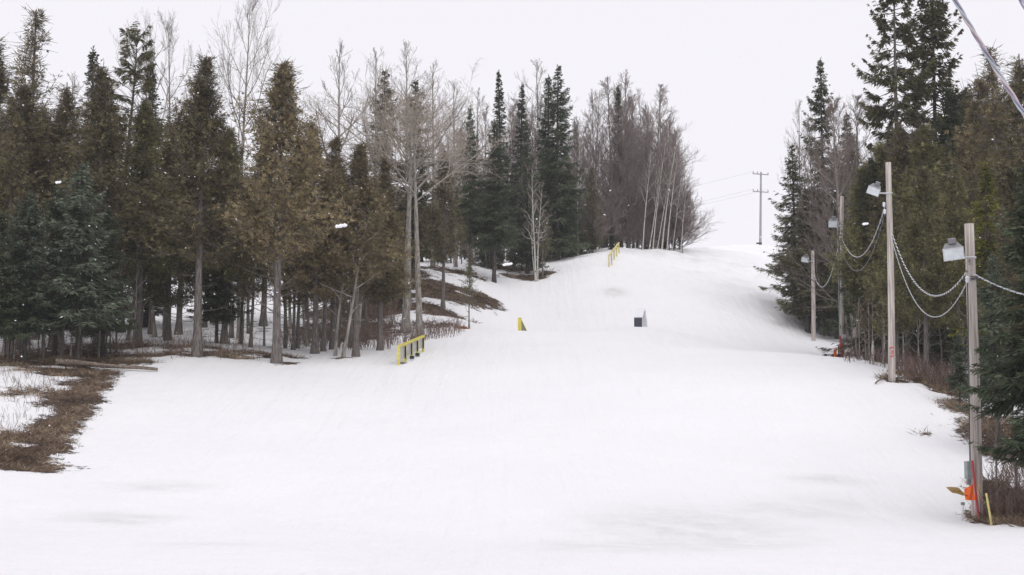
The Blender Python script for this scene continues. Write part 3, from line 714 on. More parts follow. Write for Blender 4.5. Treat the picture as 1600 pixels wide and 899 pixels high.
# ------------------------------------------------------------------ individually placed trees
T = [
 # far-left block
 ('cedarT', 38, 66, 12, 'tall cedar with a thin ragged top of sparse brown sprays against the sky'),
 ('cedarA', -22, 62, 52, 'dark brown cedar cut off by the frame, beside the ragged-topped cedar'),
 ('cedarA', 92, 64, 128, 'dense brown cedar between the ragged-topped cedar and the grey spire'),
 ('cedarB', 152, 60, 104, 'brown cedar with its long grey trunk showing up through the crown'),
 ('cedarE', 10, 60, 150, 'dark cedar rising straight behind the blue-green young spruces, nearest the frame edge'),
 ('spruceB', 137, 82, 76, 'grey-green spruce spire peeking up behind the brown cedars'),
 ('pineW', 190, 76, 44, 'open straggly pine with upswept limbs high against the sky'),
 ('spruceB', 226, 80, 96, 'dull green conifer top just below the fine-branched bare tree'),
 ('cedarD', 215, 63, 160, 'broad olive-brown cedar below the straggly pine'),
 ('cedarB', 308, 58, 88, 'tall cedar with a straight bare grey trunk standing at the snow edge'),
 ('bigB', 258, 78, 40, 'tall fine-branched bare tree high above the straggly pine', None, .75, 0.0, 5.1),
 ('bigB', 375, 72, 8, 'tallest bare tree, pale limbs spreading past the top of the picture', None, .7, 0.0, 2.6),
 ('cedarD', 350, 64, 200, 'olive cedar filling the gap under the tallest bare tree'),
 ('cedarF', 432, 57.5, 98, 'big pointed brown cedar on a long leaning grey trunk'),
 ('cedarA', 262, 66, 190, 'rusty olive cedar behind the straight bare-trunked cedar'),
 ('cedarC', 492, 62, 188, 'rusty orange-brown cedar next to the big pointed cedar'),
 ('cedarF', 556, 61, 224, 'low rounded orange-brown cedar above two pale leaning trunks'),
 ('cedarC', 520, 66, 215, 'slim rusty cedar wedged behind the rounded orange-brown cedar'),
 ('cedarC', 595, 66, 245, 'orange-tinted cedar at the edge of the dark gap beside the poplars'),
 ('aspA', 527, 85, 72, 'narrow upright bare tree standing alone against the sky behind the rusty cedars'),
 ('spruceD', 600, 94, 112, 'olive spruce top rising behind the pale-limbed poplars'),
 ('cotton', 634, 80, 165, 'pale-limbed poplar, front one of the pair beside the near yellow rail', None, 1.2, 0.02),
 ('cottonB', 656, 77, 182, 'pale-limbed poplar whose trunk stands directly behind the near yellow rail', None, 1.15, -.03),
 ('spruceD', 646, 98, 128, 'brownish conifer tip framed by the poplar limbs'),
 ('cottonB', 640, 88, 205, 'thinner third poplar trunk between the two pale-limbed poplars', None, .8),
 ('cedarH', 692, 88, 236, 'dull olive cedar on a thin trunk growing from the dark dirt bank', None, .85),
 ('spruceH', 734, 103, 165, 'dark green spruce with a pointed tip beside the broad green spruce', None, .75),
 ('spruceH', 772, 103, 186, 'broad dark green spruce above the edge of the dirt bank'),
 ('spire', 781, 122, 110, 'narrow black-green fir spire standing tallest over the middle woods'),
 ('spire', 814, 122, 130, 'second narrow fir spire beside the tallest fir spire'),
 ('spruceC', 824, 109, 190, 'dark green spruce behind the white multi-stemmed birches'),
 ('spruceA', 871, 116, 103, 'large dark spruce with the highest tip of the far woods'),
 ('spruceC', 857, 118, 118, 'slim spruce tip pressed against the highest far spruce'),
 ('spruceB', 893, 119, 270, 'green spruce low in the woods above the snow edge near the far rail'),
 ('spire', 968, 132, 135, 'grey-green fir spire rising among the purple bare trees'),
 ('cedarE', 925, 121, 262, 'low olive conifer hidden in the purple twigs behind the far yellow rail'),
 ('smallC', 733, 81, 385, 'little thin-stemmed cedar standing alone on the snow below the dirt bank', None, .6),
 ('smallC', 848, 106.5, 330, 'yellow-green young cedar at the foot of the white birches', None, .9),
 ('birB', 838, 105.5, 268, 'clump of white birch stems at the snow edge by the dirt bank'),
 ('birA', 826, 109, 225, 'tall thin white birch behind the clump of birch stems', None, .55),
 ('birA', 903, 119, 205, 'pale birch with a kinked trunk in the middle of the far woods', None, .7),
 # young blue-green spruces, near left
 ('blueA', 38, 55.0, 300, 'blue-green young spruce standing over the thin dark trunks'),
 ('blueA', 122, 55.5, 254, 'tallest of the blue-green young spruces, pale frosted tips'),
 ('blueB', -8, 54.0, 330, 'young spruce cut by the frame edge beside the bank'),
 ('blueB', 85, 57.0, 292, 'darker young spruce squeezed between two blue-green young spruces'),
 ('blueB', 338, 64.0, 330, 'solitary green young spruce among brown cedar trunks behind the straight bare trunk'),
 ('blueB', 160, 58.0, 322, 'olive-edged young spruce closing the blue-green group'),
 # right side
 ('tallA', 1409, 75, -60, 'giant open-crowned spruce with a bare grey trunk above the tallest light pole', None, .78),
 ('tallB', 1470, 77, -40, 'giant dark spruce beside the hanging twisted rope', None, .84),
 ('spruceA', 1291, 103, 92, 'pointed dark spruce behind the brown bare limbs', None, .8),
 ('aspB', 1252, 106, 160, 'thin pale bare tree at the crest side of the far spruces', None, .6),
 ('bigB', 1338, 96, 170, 'bare tree with long tan limbs crossing in front of the shaded spruce', None, .8, -.10),

 ('purB', 1325, 97, 158, 'brown bare tree arching in front of the pointed dark spruce', None, .85, -.06),
 ('purB', 1345, 84, 150, 'bare tree with tan limbs beside the giant open-crowned spruce', None, 1.1),
 ('purA', 1280, 101, 185, 'reddish bare tree leaning over the edge spruce', None, .8, -.04),
 ('spruceD', 1243, 104, 228, 'outermost olive spruce bulging toward the power line', None, 1.05),
 ('spruceD', 1262, 99.5, 300, 'low spruce with long boughs reaching over the snow by the farthest light pole', None, 1.35),
 ('spruceA', 1308, 99, 228, 'deep green spruce just behind the grey-box light pole', None, .85),
 ('spruceB', 1332, 101, 175, 'shaded spruce behind the deep green spruce'),
 ('spruceD', 1284, 100, 300, 'shadowed olive spruce directly behind the farthest light pole', None, .8),
 ('cedarG', 1362, 78, 250, 'olive cedar filling the gap behind the tilted pole lamp', None, 1.15),
 ('cedarG', 1400, 58.5, 300, 'yellow-olive cedar wrapping the middle of the tallest light pole', None, .95),
 ('cedarD', 1448, 55, 262, 'olive-brown cedar behind the looped white cables', None, 1.05),
 ('cedarE', 1374, 68, 330, 'low olive cedar between the grey-box pole and the tallest pole', None, 1.1),
 ('brightP', 1552, 52, 255, 'bright yellow-green pine beside the nearest light pole'),
 ('cedarT', 1568, 62, 72, 'brown cedar with a thin top under the twisted rope'),
 ('cedarA', 1605, 60, 84, 'dark brown cedar at the frame edge below the rope'),
 ('cedarC', 1532, 66, 120, 'rusty cedar next to the giant dark spruce'),
 ('cedarG', 1500, 58, 250, 'olive cedar directly behind the nearest light pole'),
 ('spruceA', 1470, 60, 420, 'small dark spruce behind the brown brush patch'),
 ('cedarA', 1578, 50, 330, 'tall brown-green cedar behind the bright yellow-green pine'),
 ('nearS', 1640, 34.6, 230, 'large dark spruce whose boughs drape across the nearest light pole', None, 1.02),
 ('nearT', 1560, 43, 395, 'mid-height blue-green spruce just uphill of the nearest light pole', None, 1.0),
 ('nearT', 1500, 49, 520, 'low bluish spruce at the foot of the olive cedars', None, 1.25),
 ('arch', 1248, 108, 392, 'bare shrubby tree fanning its twigs over the snow beside the brown post', None, .95, -.08),
 ('saplingB', 1342, 66, 470, 'pale young trunk just uphill of the grey box on its light pole'),
 ('sapling', 1558, 38.6, 560, 'dark slim trunk under the near spruce boughs'),
 ('sapling', 1590, 37.4, 540, 'second dark slim trunk by the yellow stake under the near spruce'),
]
for t in T:
    tree(*t)
# leaning grey trunks with thin tops, and a broken stump
tree('saplingB', 536, 60, 335, 'pale leaning trunk, paler of two below the rounded orange-brown cedar', 'leaning pale trunks', 1.6, .14, 1.0)
tree('saplingB', 524, 61, 350, 'greyer leaning trunk just beside the palest leaning trunk', 'leaning pale trunks', 1.5, .12, 2.2)

def R2(a, b): return random.uniform(a, b)
# thin dark saplings under the young spruces
G = 'thin saplings under the young spruces'; SAP = []
for i in range(26):
    SAP.append(('sapling' if i % 3 else 'saplingB', R2(-10, 185), R2(56, 60), R2(330, 400), R2(.7, 1.2), R2(-.02, .02)))
# the woods behind: every tree is placed, then named by what it stands beside and its height among its neighbours
RANK = {1: [''], 2: ['taller ', 'shorter '], 3: ['tallest ', 'middling ', 'shortest '], 4: ['tallest ', 'second tallest ', 'second shortest ', 'shortest '],
        5: ['tallest ', 'second tallest ', 'middling ', 'second shortest ', 'shortest ']}
def fill(group, what, zones, items):
    zs = {}
    for it in items:
        z = min(zones, key=lambda q: abs(q[0] - it[1])); zs.setdefault(z[1], []).append(it)
    for ph, L in zs.items():
        L.sort(key=lambda q: q[3])
        for i, it in enumerate(L):
            n = len(L)
            ORD = ['tallest ', 'second tallest ', 'third tallest ', 'fourth tallest ', 'fifth tallest ', 'sixth tallest ', 'seventh tallest ', 'eighth tallest ']
            rk = RANK[n][i] if n in RANK else (ORD[i] if i < (n + 1) // 2 else ['', '', 'second ', 'third ', 'fourth ', 'fifth ', 'sixth ', 'seventh ', 'eighth '][n - i] + 'shortest ')
            tree(it[0], it[1], it[2], it[3], (rk + what + ' ' + ph), group, *it[4:])
def sil(px): return np.interp(px, [-80, 60, 100, 240, 330, 480, 560, 620, 700, 800, 900, 960, 1080], [90, 110, 170, 170, 190, 230, 260, 190, 250, 215, 215, 240, 300])
ZL = [(-60, 'beside the cedar cut by the frame'), (0, 'behind the young spruces at the frame edge'), (50, 'behind the ragged-topped cedar'), (100, 'below the grey-green spire'), (150, 'behind the cedar with the long grey trunk'),
      (200, 'below the straggly pine'), (255, 'under the fine-branched bare tree'), (308, 'behind the straight bare-trunked cedar'), (355, 'below the tallest bare tree'), (400, 'just short of the big pointed cedar'),
      (445, 'behind the big pointed cedar'), (490, 'behind the rusty orange-brown cedar'), (530, 'below the lone narrow bare tree'), (565, 'behind the two leaning pale trunks'), (605, 'beside the pale-limbed poplars')]
fill(G, 'thin dark sapling', [(0, 'under the frame-edge young spruce'), (38, 'under the dark young spruce'), (80, 'between the two blue-green young spruces'), (122, 'under the tallest blue-green young spruce'), (160, 'under the olive-edged young spruce')], SAP)
items = []
for i, px in enumerate(np.linspace(-60, 600, 30)):
    px += R2(-8, 8); D = R2(63, 84)
    items.append((random.choice(['cedarH', 'cedarB', 'cedarC', 'cedarD', 'cedarF', 'cedarH']), px, D, sil(px) + R2(10, 110), R2(.9, 1.2), R2(-.03, .03)))
fill('cedars massed in the woods behind the front row', 'brown-green cedar', ZL, items)
ZM = [(580, 'beside the poplars over the dirt bank'), (640, 'behind the pair of poplars'), (690, 'behind the dull olive cedar on the bank'), (735, 'behind the pointed dark green spruce'), (772, 'behind the broad dark green spruce'),
      (815, 'under the second fir spire'), (850, 'behind the white birch clump'), (885, 'beside the highest far spruce'), (925, 'near the far yellow rail')]
items = []
for i, px in enumerate(np.linspace(560, 960, 26)):
    px += R2(-8, 8); D = R2(106, 124) if px > 640 else R2(88, 100)
    if px > 840: D = R2(119, 130)
    if 640 < px <= 840: D = R2(110, 126)
    items.append((random.choice(['spruceA', 'spruceB', 'spruceC', 'spruceD', 'spruceD', 'cedarE']), px, D, sil(px) + R2(25, 120), R2(.9, 1.25)))
fill('conifers deep in the woods behind the poplars', 'dark conifer', ZM, items)
ZP = [(700, 'above the olive cedar on the bank'), (740, 'above the pointed dark green spruce'), (775, 'above the broad dark green spruce'), (810, 'around the second fir spire'), (840, 'above the birch clump'), (870, 'around the highest far spruce'), (900, 'by the kinked pale birch'),
      (930, 'over the low olive conifer'), (955, 'directly above the far rail'), (975, 'by the grey-green fir spire'), (1000, 'where the leaning birches begin'), (1020, 'behind the leaning birches'), (1045, 'just past the leaning birches'), (1066, 'at the tip of the woods')]
items = []
for i, px in enumerate(np.linspace(690, 1062, 62)):
    px += R2(-7, 7); D = R2(122, 150)
    top = np.interp(px, [700, 780, 850, 920, 960, 1010, 1040, 1075], [165, 165, 150, 125, 112, 120, 155, 220]) + R2(-10, 120)
    items.append((random.choice(['purA', 'purB', 'purA', 'aspB']), px, max(D, 127 if px > 900 else 118), top, R2(.8, 1.1), R2(-.05, .05)))
for i in range(15):
    px = R2(975, 1060); top = np.interp(px, [985, 1020, 1050, 1075], [130, 145, 175, 235]) + R2(10, 130)
    items.append((random.choice(['purA', 'purB', 'purB']), px, R2(127, 140), top, R2(.85, 1.1), R2(.0, .07)))
fill('bare twiggy trees crowding the woods by the far rail', 'purplish bare tree', ZP, items)
items = []
for i, px in enumerate(np.linspace(850, 1066, 30)):
    px += R2(-4, 4); items.append(('shrub', px, R2(127, 133) if px > 925 else R2(119, 126), R2(300, 345), R2(.9, 1.3)))
fill('low bare shrubs at the foot of the far woods', 'low twiggy shrub', ZP[5:], items)
ZB = [(1004, 'first in the leaning row'), (1014, 'second in the leaning row'), (1020, 'third in the leaning row'), (1027, 'fourth in the leaning row'), (1034, 'fifth in the leaning row'), (1042, 'sixth in the leaning row'), (1050, 'seventh in the leaning row'), (1064, 'last in the row, at the tip of the woods')]
fill('white birch stems leaning at the end of the woods', 'white birch stem', ZB,
     [('birA', px, D, top, R2(.5, .75), ln * .9) for px, D, top, ln in [(1004, 124.5, 235, .10), (1014, 125, 262, .18), (1020, 125, 215, .13), (1027, 125.5, 250, .20), (1034, 125.5, 200, .14), (1042, 125, 240, .12), (1050, 126, 270, .16), (1064, 126, 290, .08)]])
ZC = [(110, 'near the grey-green spire'), (232, 'beside the fine-branched bare tree'), (585, 'just before the poplars'), (636, 'over the poplar pair'), (676, 'right above the poplars'), (712, 'past the poplars'), (745, 'before the tallest fir spire'), (845, 'beside the highest far spruce')]
fill('bare crowns showing above the conifers', 'fine bare crown', ZC, [(random.choice(['aspA', 'aspB']), px, D, top, R2(.8, 1.1)) for px, D, top in [(585, 98, 78), (636, 104, 68), (676, 104, 100), (712, 106, 130), (745, 118, 140), (232, 84, 70), (110, 84, 120), (845, 124, 98)]])
items = []
for i in range(36):
    items.append((random.choice(['sapling', 'saplingB', 'saplingB']), R2(150, 600), R2(60, 82), R2(300, 420), R2(.9, 2.0), R2(-.06, .06)))
fill('slim trunks seen between the trees', 'slim bare trunk', ZL[4:], items)
items = []
for i in range(34):
    px = R2(700, 960); D = np.interp(px, [700, 830, 850, 960], [108, 110, 118, 128]) + R2(0, 8)
    items.append((random.choice(['sapling', 'saplingB']), px, D, R2(290, 350), R2(.6, 1.1), R2(-.05, .05)))
fill('slim trunks beyond the dirt bank', 'slim bare trunk', ZM[2:], items)
ZR = [(1310, 'behind the grey-box light pole'), (1350, 'behind the tilted pole lamp'), (1393, 'behind the tallest light pole'), (1435, 'above the brush patch'), (1475, 'behind the looped white cables'), (1517, 'behind the nearest light pole'), (1555, 'behind the bright yellow-green pine'), (1600, 'at the frame edge under the rope'), (1660, 'just inside the frame below the rope')]
items = []
for i, px in enumerate(np.linspace(1290, 1680, 30)):
    px += R2(-8, 8); D = R2(66, 86)
    if px < 1345: D = R2(99, 107)
    top = np.interp(px, [1260, 1330, 1400, 1500, 1600], [240, 220, 150, 135, 130]) + R2(0, 130)
    items.append((random.choice(['cedarG', 'cedarA', 'cedarD', 'spruceD', 'cedarE', 'spruceA']), px, D, top, R2(.95, 1.25)))
fill('conifers massed behind the light poles', 'olive conifer', ZR, items)
items = []
for i in range(34):
    items.append((random.choice(['sapling', 'saplingB']), R2(1330, 1600), R2(57, 72), R2(440, 520), R2(1.0, 2.2), R2(-.05, .05)))
fill('slim trunks behind the light poles', 'slim bare trunk', ZR, items)

# ------------------------------------------------------------------ dead grass and brush (uncountable)
def scatter(n, region):
    out = []
    while len(out) < n:
        px, D = region(); p = gpt(px, D); out.append(p)
    return np.array(out)
HX = [(gpt(px, D)[0], D, a, b) for px, D, a, b, s_ in HOLES]
def patch_points(n, idx, sd):
    r = np.random.default_rng(sd); pts = []
    wts = np.array([PATCH[i][2] * PATCH[i][3] for i in idx]); wts = wts / wts.sum()
    ch = r.choice(len(idx), n, p=wts)
    for c in ch:
        px, D, a, b, s = PATCH[idx[c]]; g0 = gpt(px, D)
        q_ = math.sqrt(r.random()) * .95; th = r.uniform(0, 6.28); x = g0[0] + q_ * math.cos(th) * a; y = g0[1] + q_ * math.sin(th) * b
        if any(((x - hx) / ha) ** 2 + ((y - hy) / hb) ** 2 < .8 for hx, hy, ha, hb in HX): continue
        pts.append((x, y, rawz(x, y)))
    return np.array(pts)
def blades(pts, k, lmin, lmax, wd, lay, sd, tone=(.5, .22)):
    r = np.random.default_rng(sd)
    n = len(pts) * k
    Bp = np.repeat(pts, k, 0) + r.normal(0, .12, (n, 3)) * [1, 1, .0]
    Bp[:, 2] = rawz(Bp[:, 0], Bp[:, 1]) - .02 + r.uniform(0, .06, n)
    a = r.uniform(0, 6.28, n); e = r.uniform(lay[0], lay[1], n)
    d = np.stack([np.cos(a) * np.cos(e), np.sin(a) * np.cos(e), np.sin(e)], 1)
    m = MB(); m.kites(Bp, d, r.normal(0, 1, (n, 3)), r.uniform(lmin, lmax, n), r.uniform(.6, 1.4, n) * wd, np.clip(np.repeat(r.normal(tone[0], tone[1] * .6, len(pts)) + .9 * (vnoise(pts[:, 0], pts[:, 1], .8, sd + 20) - .5), k) + r.normal(0, .12, n), 0, 1), .3)
    return m
left_idx = list(range(0, 18)); mid_idx = list(range(18, 32)); right_idx = [i for i in range(32, 44) if PATCH[i][2] > .2]
m = blades(patch_points(4600, left_idx, 1), 9, .08, .30, .016, (-.05, .9), 1)
tag(m.build('dead_grass', M['grass']), 'flattened brown dead grass on the thawed bank at the snow edge', 'grass', kind='stuff')
m = blades(patch_points(2600, mid_idx, 2), 6, .12, .4, .035, (-.05, .8), 2, (.32, .18))
tag(m.build('leaf_litter', M['grass']), 'dark leaf litter and turf on the thawed dirt bank below the poplars', 'litter', kind='stuff')
m = blades(patch_points(1700, right_idx, 3), 9, .10, .38, .02, (0, 1.0), 3, (.5, .25))
tag(m.build('dry_grass', M['grass']), 'dry tan grass around the light poles and under the near spruce', 'grass', kind='stuff')
def brush(pts, k, hmin, hmax, rad, sd):
    r = np.random.default_rng(sd); n = len(pts) * k
    Bp = np.repeat(pts, k, 0) + r.normal(0, .14, (n, 3)) * [1, 1, 0]; Bp[:, 2] = rawz(Bp[:, 0], Bp[:, 1]) - .05
    h = r.uniform(hmin, hmax, n); a = r.uniform(0, 6.28, n); s = r.uniform(.05, .45, n)
    d = np.stack([np.cos(a) * s, np.sin(a) * s, np.ones(n)], 1)
    P = np.stack([Bp, Bp + d * h[:, None] * .5, Bp + d * h[:, None] + np.stack([np.cos(a), np.sin(a), 0 * a], 1) * (h * .12)[:, None]], 1)
    m = MB(); tn = np.clip(r.normal(.45, .25, n), 0, 1)
    m.tubes(P, np.tile([rad, rad * .8, rad * .4], (n, 1)), 3, tone=tn)
    # side twigs
    for f in (.4, .6, .8):
        a2 = r.uniform(0, 6.28, n); l = h * r.uniform(.15, .35, n); b0 = Bp + d * (h * f)[:, None]
        e = np.stack([np.cos(a2) * .7, np.sin(a2) * .7, np.full(n, .8)], 1)
        m.tubes(np.stack([b0, b0 + e * l[:, None]], 1), np.tile([rad * .6, rad * .3], (n, 1)), 3, tone=tn)
    return m
def cols(n, x0, x1, d0, d1, sd):
    r = np.random.default_rng(sd); return np.array([gpt(r.uniform(x0, x1), r.uniform(d0, d1)) for _ in range(n)])
m = brush(np.vstack([cols(150, 440, 640, 66.5, 76, 1), cols(60, 640, 720, 72, 80, 2), cols(80, -20, 400, 57, 62, 3), cols(80, 540, 620, 78, 88, 4)]), 4, .4, 1.05, .009, 5)
m2 = brush(cols(90, -10, 120, 40, 53, 9), 4, .15, .45, .006, 8); m.v += m2.v; m.t += m2.t; m.f += [np.where(q >= 0, q + m.n, -1) for q in m2.f]; m.n += m2.n
tag(m.build('undergrowth', M['brush']), 'leafless brush stems poking through snow in front of the woods', 'brush', kind='stuff')
m = brush(np.vstack([cols(60, 1410, 1490, 51, 57, 6), cols(50, 1555, 1620, 35, 41, 7), cols(70, 1320, 1560, 58, 66, 8)]), 5, .35, 1.0, .010, 6)
tag(m.build('brushwood', M['brush']), 'leafless brush stems around the light poles and near spruces', 'brush', kind='stuff')

# fallen log and sticks
def log(p0, p1, r0, r1, name, label, cat, mat='log', group=None):
    P = np.array([p0 + (p1 - p0) * t + np.array([0, 0, .02 * math.sin(9 * t)]) for t in np.linspace(0, 1, 7)])
    c = P.mean(0)
    m = MB(); m.tubes((P - c)[None], np.linspace(r0, r1, 7)[None], 8, cap=True)
    return tag(m.build(name, M[mat], smooth=False, loc=tuple(c)), label, cat, group)
a0, a1 = gpt(88, 54.6), gpt(246, 54.6)
log(a0 + [0, 0, .18], a1 + [0, 0, .10], .11, .06, 'fallen_log', 'grey fallen log lying across the thawed bank below the young spruces', 'log')
a0, a1 = gpt(1372, 51.2), gpt(1390, 52)
log(gpt(1368, 51.3) + [0, 0, .05], gpt(1386, 52) + [0, 0, .22], .03, .035, 'fallen_branch', 'crooked stick lying on snow against the foot of the tallest light pole', 'branch')
log(gpt(1398, 52) + [0, 0, .1], gpt(1440, 53) + [0, 0, .2], .04, .02, 'fallen_branch', 'longer stick lying uphill of the tallest light pole foot', 'branch')
def stump(px, D, h, r0, label, mat):
    p = gpt(px, D); m = MB()
    Pp = np.array([[0, 0, -.3], [0, 0, 0], [.01, 0, h * .5], [.02, .01, h]]); m.tubes(Pp[None], np.array([[r0 * 1.2, r0 * 1.1, r0, r0 * .75]]), 8, cap=True)
    m.kites(np.array([[.02, .01, h - .02]] * 5), np.array([[.1, .1, 1], [-.2, .1, 1], [.1, -.2, 1], [0, 0, 1], [.2, 0, 1.]]), rng.normal(0, 1, (5, 3)), np.full(5, .22), np.full(5, .07), np.full(5, .5))
    tag(m.build('tree_stump', M[mat], loc=tuple(p)), label, 'stump')
stump(1364, 62, .75, .07, 'short pale broken stump at the snow edge beside the grey-box light pole', 'bark_birch')
# rust-coloured leaf pile under the little cedar
m = blades(np.array([gpt(722, 80.6)] * 30), 10, .1, .3, .06, (0, .7), 9, (.7, .1))
tag(m.build('leaf_pile', plain('rust_leaves', (0.36, 0.15, 0.06), .8, .1)), 'rust-coloured clump of leaves on snow under the little cedar', 'leaves')

# ------------------------------------------------------------------ light poles
def pole(px, D, top, r0, r1, label, lean_px=0, extra=None):
    base = gpt(px, D); tip = at(px + lean_px, top, D)
    root = empty('light_pole', tuple(base), label, 'light pole', 'wooden light poles beside the slope')
    d = tip - base
    k = 14; t = np.linspace(0, 1, k)
    P = t[:, None] * d[None] + np.stack([.02 * np.sin(4 * t), 0 * t, 0 * t], 1); P = np.vstack([[0, 0, -.6], P])
    Rr = np.concatenate([[r0 * 1.05], r0 + (r1 - r0) * t])
    m = MB(); m.tubes(P[None], Rr[None], 14, cap=True)
    m.build('post', M['pole_wood'], root, smooth=True)
    return root, base, tip
def flood(root, base, px, py, D, width, tilt_y, tilt_x, yaw, polex, style='box'):
    """a boxy floodlight on a short bracket"""
    c = at(px, py, D) - base
    ww, hh, dd = width, width * .62, width * .5
    Mx = rotz(yaw) @ roty(tilt_y) @ rotx(-tilt_x * .7)
    # housing: front opening larger than back
    f = np.array([[-ww/2, -dd/2, -hh/2], [ww/2, -dd/2, -hh/2], [ww/2, -dd/2, hh/2], [-ww/2, -dd/2, hh/2]])
    bk = f * [.62, -1, .60] + [0, 0, hh * .50]
    V = np.vstack([f, bk]) @ Mx.T + c
    m = MB(); m.add(V, [[4, 5, 6, 7], [0, 1, 5, 4], [1, 2, 6, 5], [2, 3, 7, 6], [3, 0, 4, 7]])
    lamp = m.build('floodlight', M['lamp_grey'], root)
    m = MB(); fr = .03
    m.box(np.array([0, -dd/2 - .012, 0]) @ Mx.T + c, (ww * .9, .02, hh * .86), Mx); m.build('lens', M['lamp_glass'], lamp)
    m = MB()
    for s_ in (-1, 1):
        m.box(np.array([0, -dd/2 - .01, s_ * hh * .465]) @ Mx.T + c, (ww * 1.02, .04, hh * .07), Mx)
        m.box(np.array([s_ * ww * .477, -dd/2 - .01, 0]) @ Mx.T + c, (ww * .06, .038, hh * .86), Mx)
    m.build('frame', M['galv'], lamp)
    m = MB(); m.box(np.array([ww * .05, dd * .3, hh * .98]) @ Mx.T + c, (ww * .36, dd * .5, hh * .42), Mx); m.build('ballast_box', M['lamp_grey'], lamp)
    pp = at(polex, py, D) - base; pp[2] = c[2] - hh * .35
    m = MB(); m.tubes(np.array([[c + [ww * .4, 0, -hh * .35], (c + pp) / 2 + [0, 0, -hh * .35 * .5], pp + [.2, 0, 0]]]), np.array([[.028, .028, .028]]), 6, cap=True)
    m.build('bracket', M['galv'], root)
    a = np.linspace(0, 2 * math.pi, 15)
    m = MB(); m.tubes((np.stack([.165 * np.cos(a), .165 * np.sin(a), 0 * a], 1) + pp + [0, 0, .0])[None], np.full((1, 15), .014), 5); m.build('strap', M['galv'], root)
def insul(root, base, pts, D):
    for px, py in pts:
        p = at(px, py, D) - base
        m = MB(); m.tubes(np.array([[p + [0, -.02, -.09], p + [0, -.02, -.03], p + [0, -.02, .0], p + [0, -.02, .05], p + [0, -.02, .09]]]), np.array([[.03, .06, .045, .06, .03]]), 8, cap=True)
        m.build('insulator', M['cable_white'], root)

r1, b1, t1 = pole(1527, 37, 350, .150, .122, 'nearest and thickest wooden light pole with boxy lamp, red stake at its foot', -12)
flood(r1, b1, 1489, 396, 36.8, .52, R(-7), R(-20), R(-12), 1513)
insul(r1, b1, [(1511, 437)], 36.8)
m = MB(); p = at(1513.5, 735, 36.7) - b1; m.box(p, (.17, .14, .46), rotz(.3)); bx = m.build('meter_box', M['box_green'], r1)
m = MB(); m.box(at(1514, 753, 36.7) - b1, (.10, .1, .14)); m.build('outlet', M['lamp_grey'], r1)
m = MB(); p0 = at(1518, 440, 36.82) - b1; p1 = at(1522, 730, 36.82) - b1; m.tubes(np.array([[p0, (p0 + p1) / 2, p1]]) - [0.11, 0.02, 0], np.full((1, 3), .018), 6); m.build('conduit', M['cable_dark'], r1)
m = MB(); p = at(1529.5, 768, 36.83) - b1
a = np.linspace(0, 2 * math.pi, 13)[:-1]; ring = np.stack([.055 * np.cos(a), 0 * a - .012 + .008 * np.cos(a * 2), .27 * np.sin(a)], 1)
m.add(np.vstack([ring, [[0, -.03, 0]]]) + p, [[i, (i + 1) % 12, 12] for i in range(12)]); m.build('bark_scar', M['fresh_wood'], r1)
# painted number plate marks on the post
m = MB(); m.box(at(1514.6, 408, 36.86) - b1, (.045, .004, .09)); m.box(at(1515.2, 413, 36.86) - b1, (.05, .004, .03)); m.build('pole_number', M['lamp_grey'], r1)
# a coil of wire tied round the post
m = MB()
for kk, zz in enumerate((431, 434, 438)):
    q = at(1520, zz, 37) - b1; aa = np.linspace(0, 6.4, 20)
    m.tubes((np.stack([.15 * np.cos(aa), .15 * np.sin(aa), .04 * np.sin(aa + kk)], 1) + q)[None], np.full((1, 20), .012), 5)
m.build('wire_tie', M['cable_dark'], r1)

r2, b2, t2 = pole(1393.5, 52, 254, .135, .100, 'tallest wooden light pole with tilted lamp and red paint marks', -5)
flood(r2, b2, 1366, 298, 51.9, .46, R(24), R(-30), R(-20), 1386)
insul(r2, b2, [(1381, 320), (1382, 331)], 51.9)
m = MB()  # red hand-painted marks: dash, figure, dash
yy = 51.8
def stroke(m, pts, wd=.022):
    P = []
    for (x, y) in pts:
        q = at(x, y, 52) - b2
        cx = (at(1392.0, y, 52) - b2)[0]; dx = q[0] - cx; rr = .132
        P.append([q[0], -math.sqrt(max(rr * rr - dx * dx, 0)) - .004, q[2]])
    m.tubes(np.array([P]), np.full((1, len(P)), wd), 5)
stroke(m, [(1389.2, 543.6), (1391.5, 543.4), (1394.5, 543.4)])
stroke(m, [(1391.2, 549.5), (1392.8, 548.4), (1393.6, 549.6), (1392.8, 551.6), (1391.6, 554)])
stroke(m, [(1389.5, 557.8), (1392, 557.2), (1394.8, 556.2)])
stroke(m, [(1389.3, 543.6), (1389.3, 546)], .016)
m.build('red_marks', M['red_mark'], r2)

r3, b3, t3 = pole(1315, 70, 307, .125, .10, 'wooden light pole with grey box and orange cloth at its foot', 1)
flood(r3, b3, 1302, 350, 69.9, .50, R(0), R(-25), R(-5), 1313)
insul(r3, b3, [(1312.5, 372)], 69.8)
m = MB(); m.box(at(1319, 529, 69.75) - b3, (.17, .14, .40)); m.build('switch_box', M['box_grey'], r3)
m = MB(); q0 = at(1312.3, 535, 69.7) - b3; m.tubes(np.array([[q0 + [0, 0, 6.2], q0 + [0, 0, 3], q0]]), np.full((1, 3), .03), 5); m.build('conduit', M['cable_grey'], r3)

r4, b4, t4 = pole(1271, 95, 392, .14, .11, 'short-looking farther light pole standing beyond the snow roll', -1)
flood(r4, b4, 1258, 406, 94.9, .5, R(12), R(-25), R(-10), 1268)
insul(r4, b4, [(1272.5, 431)], 94.8)

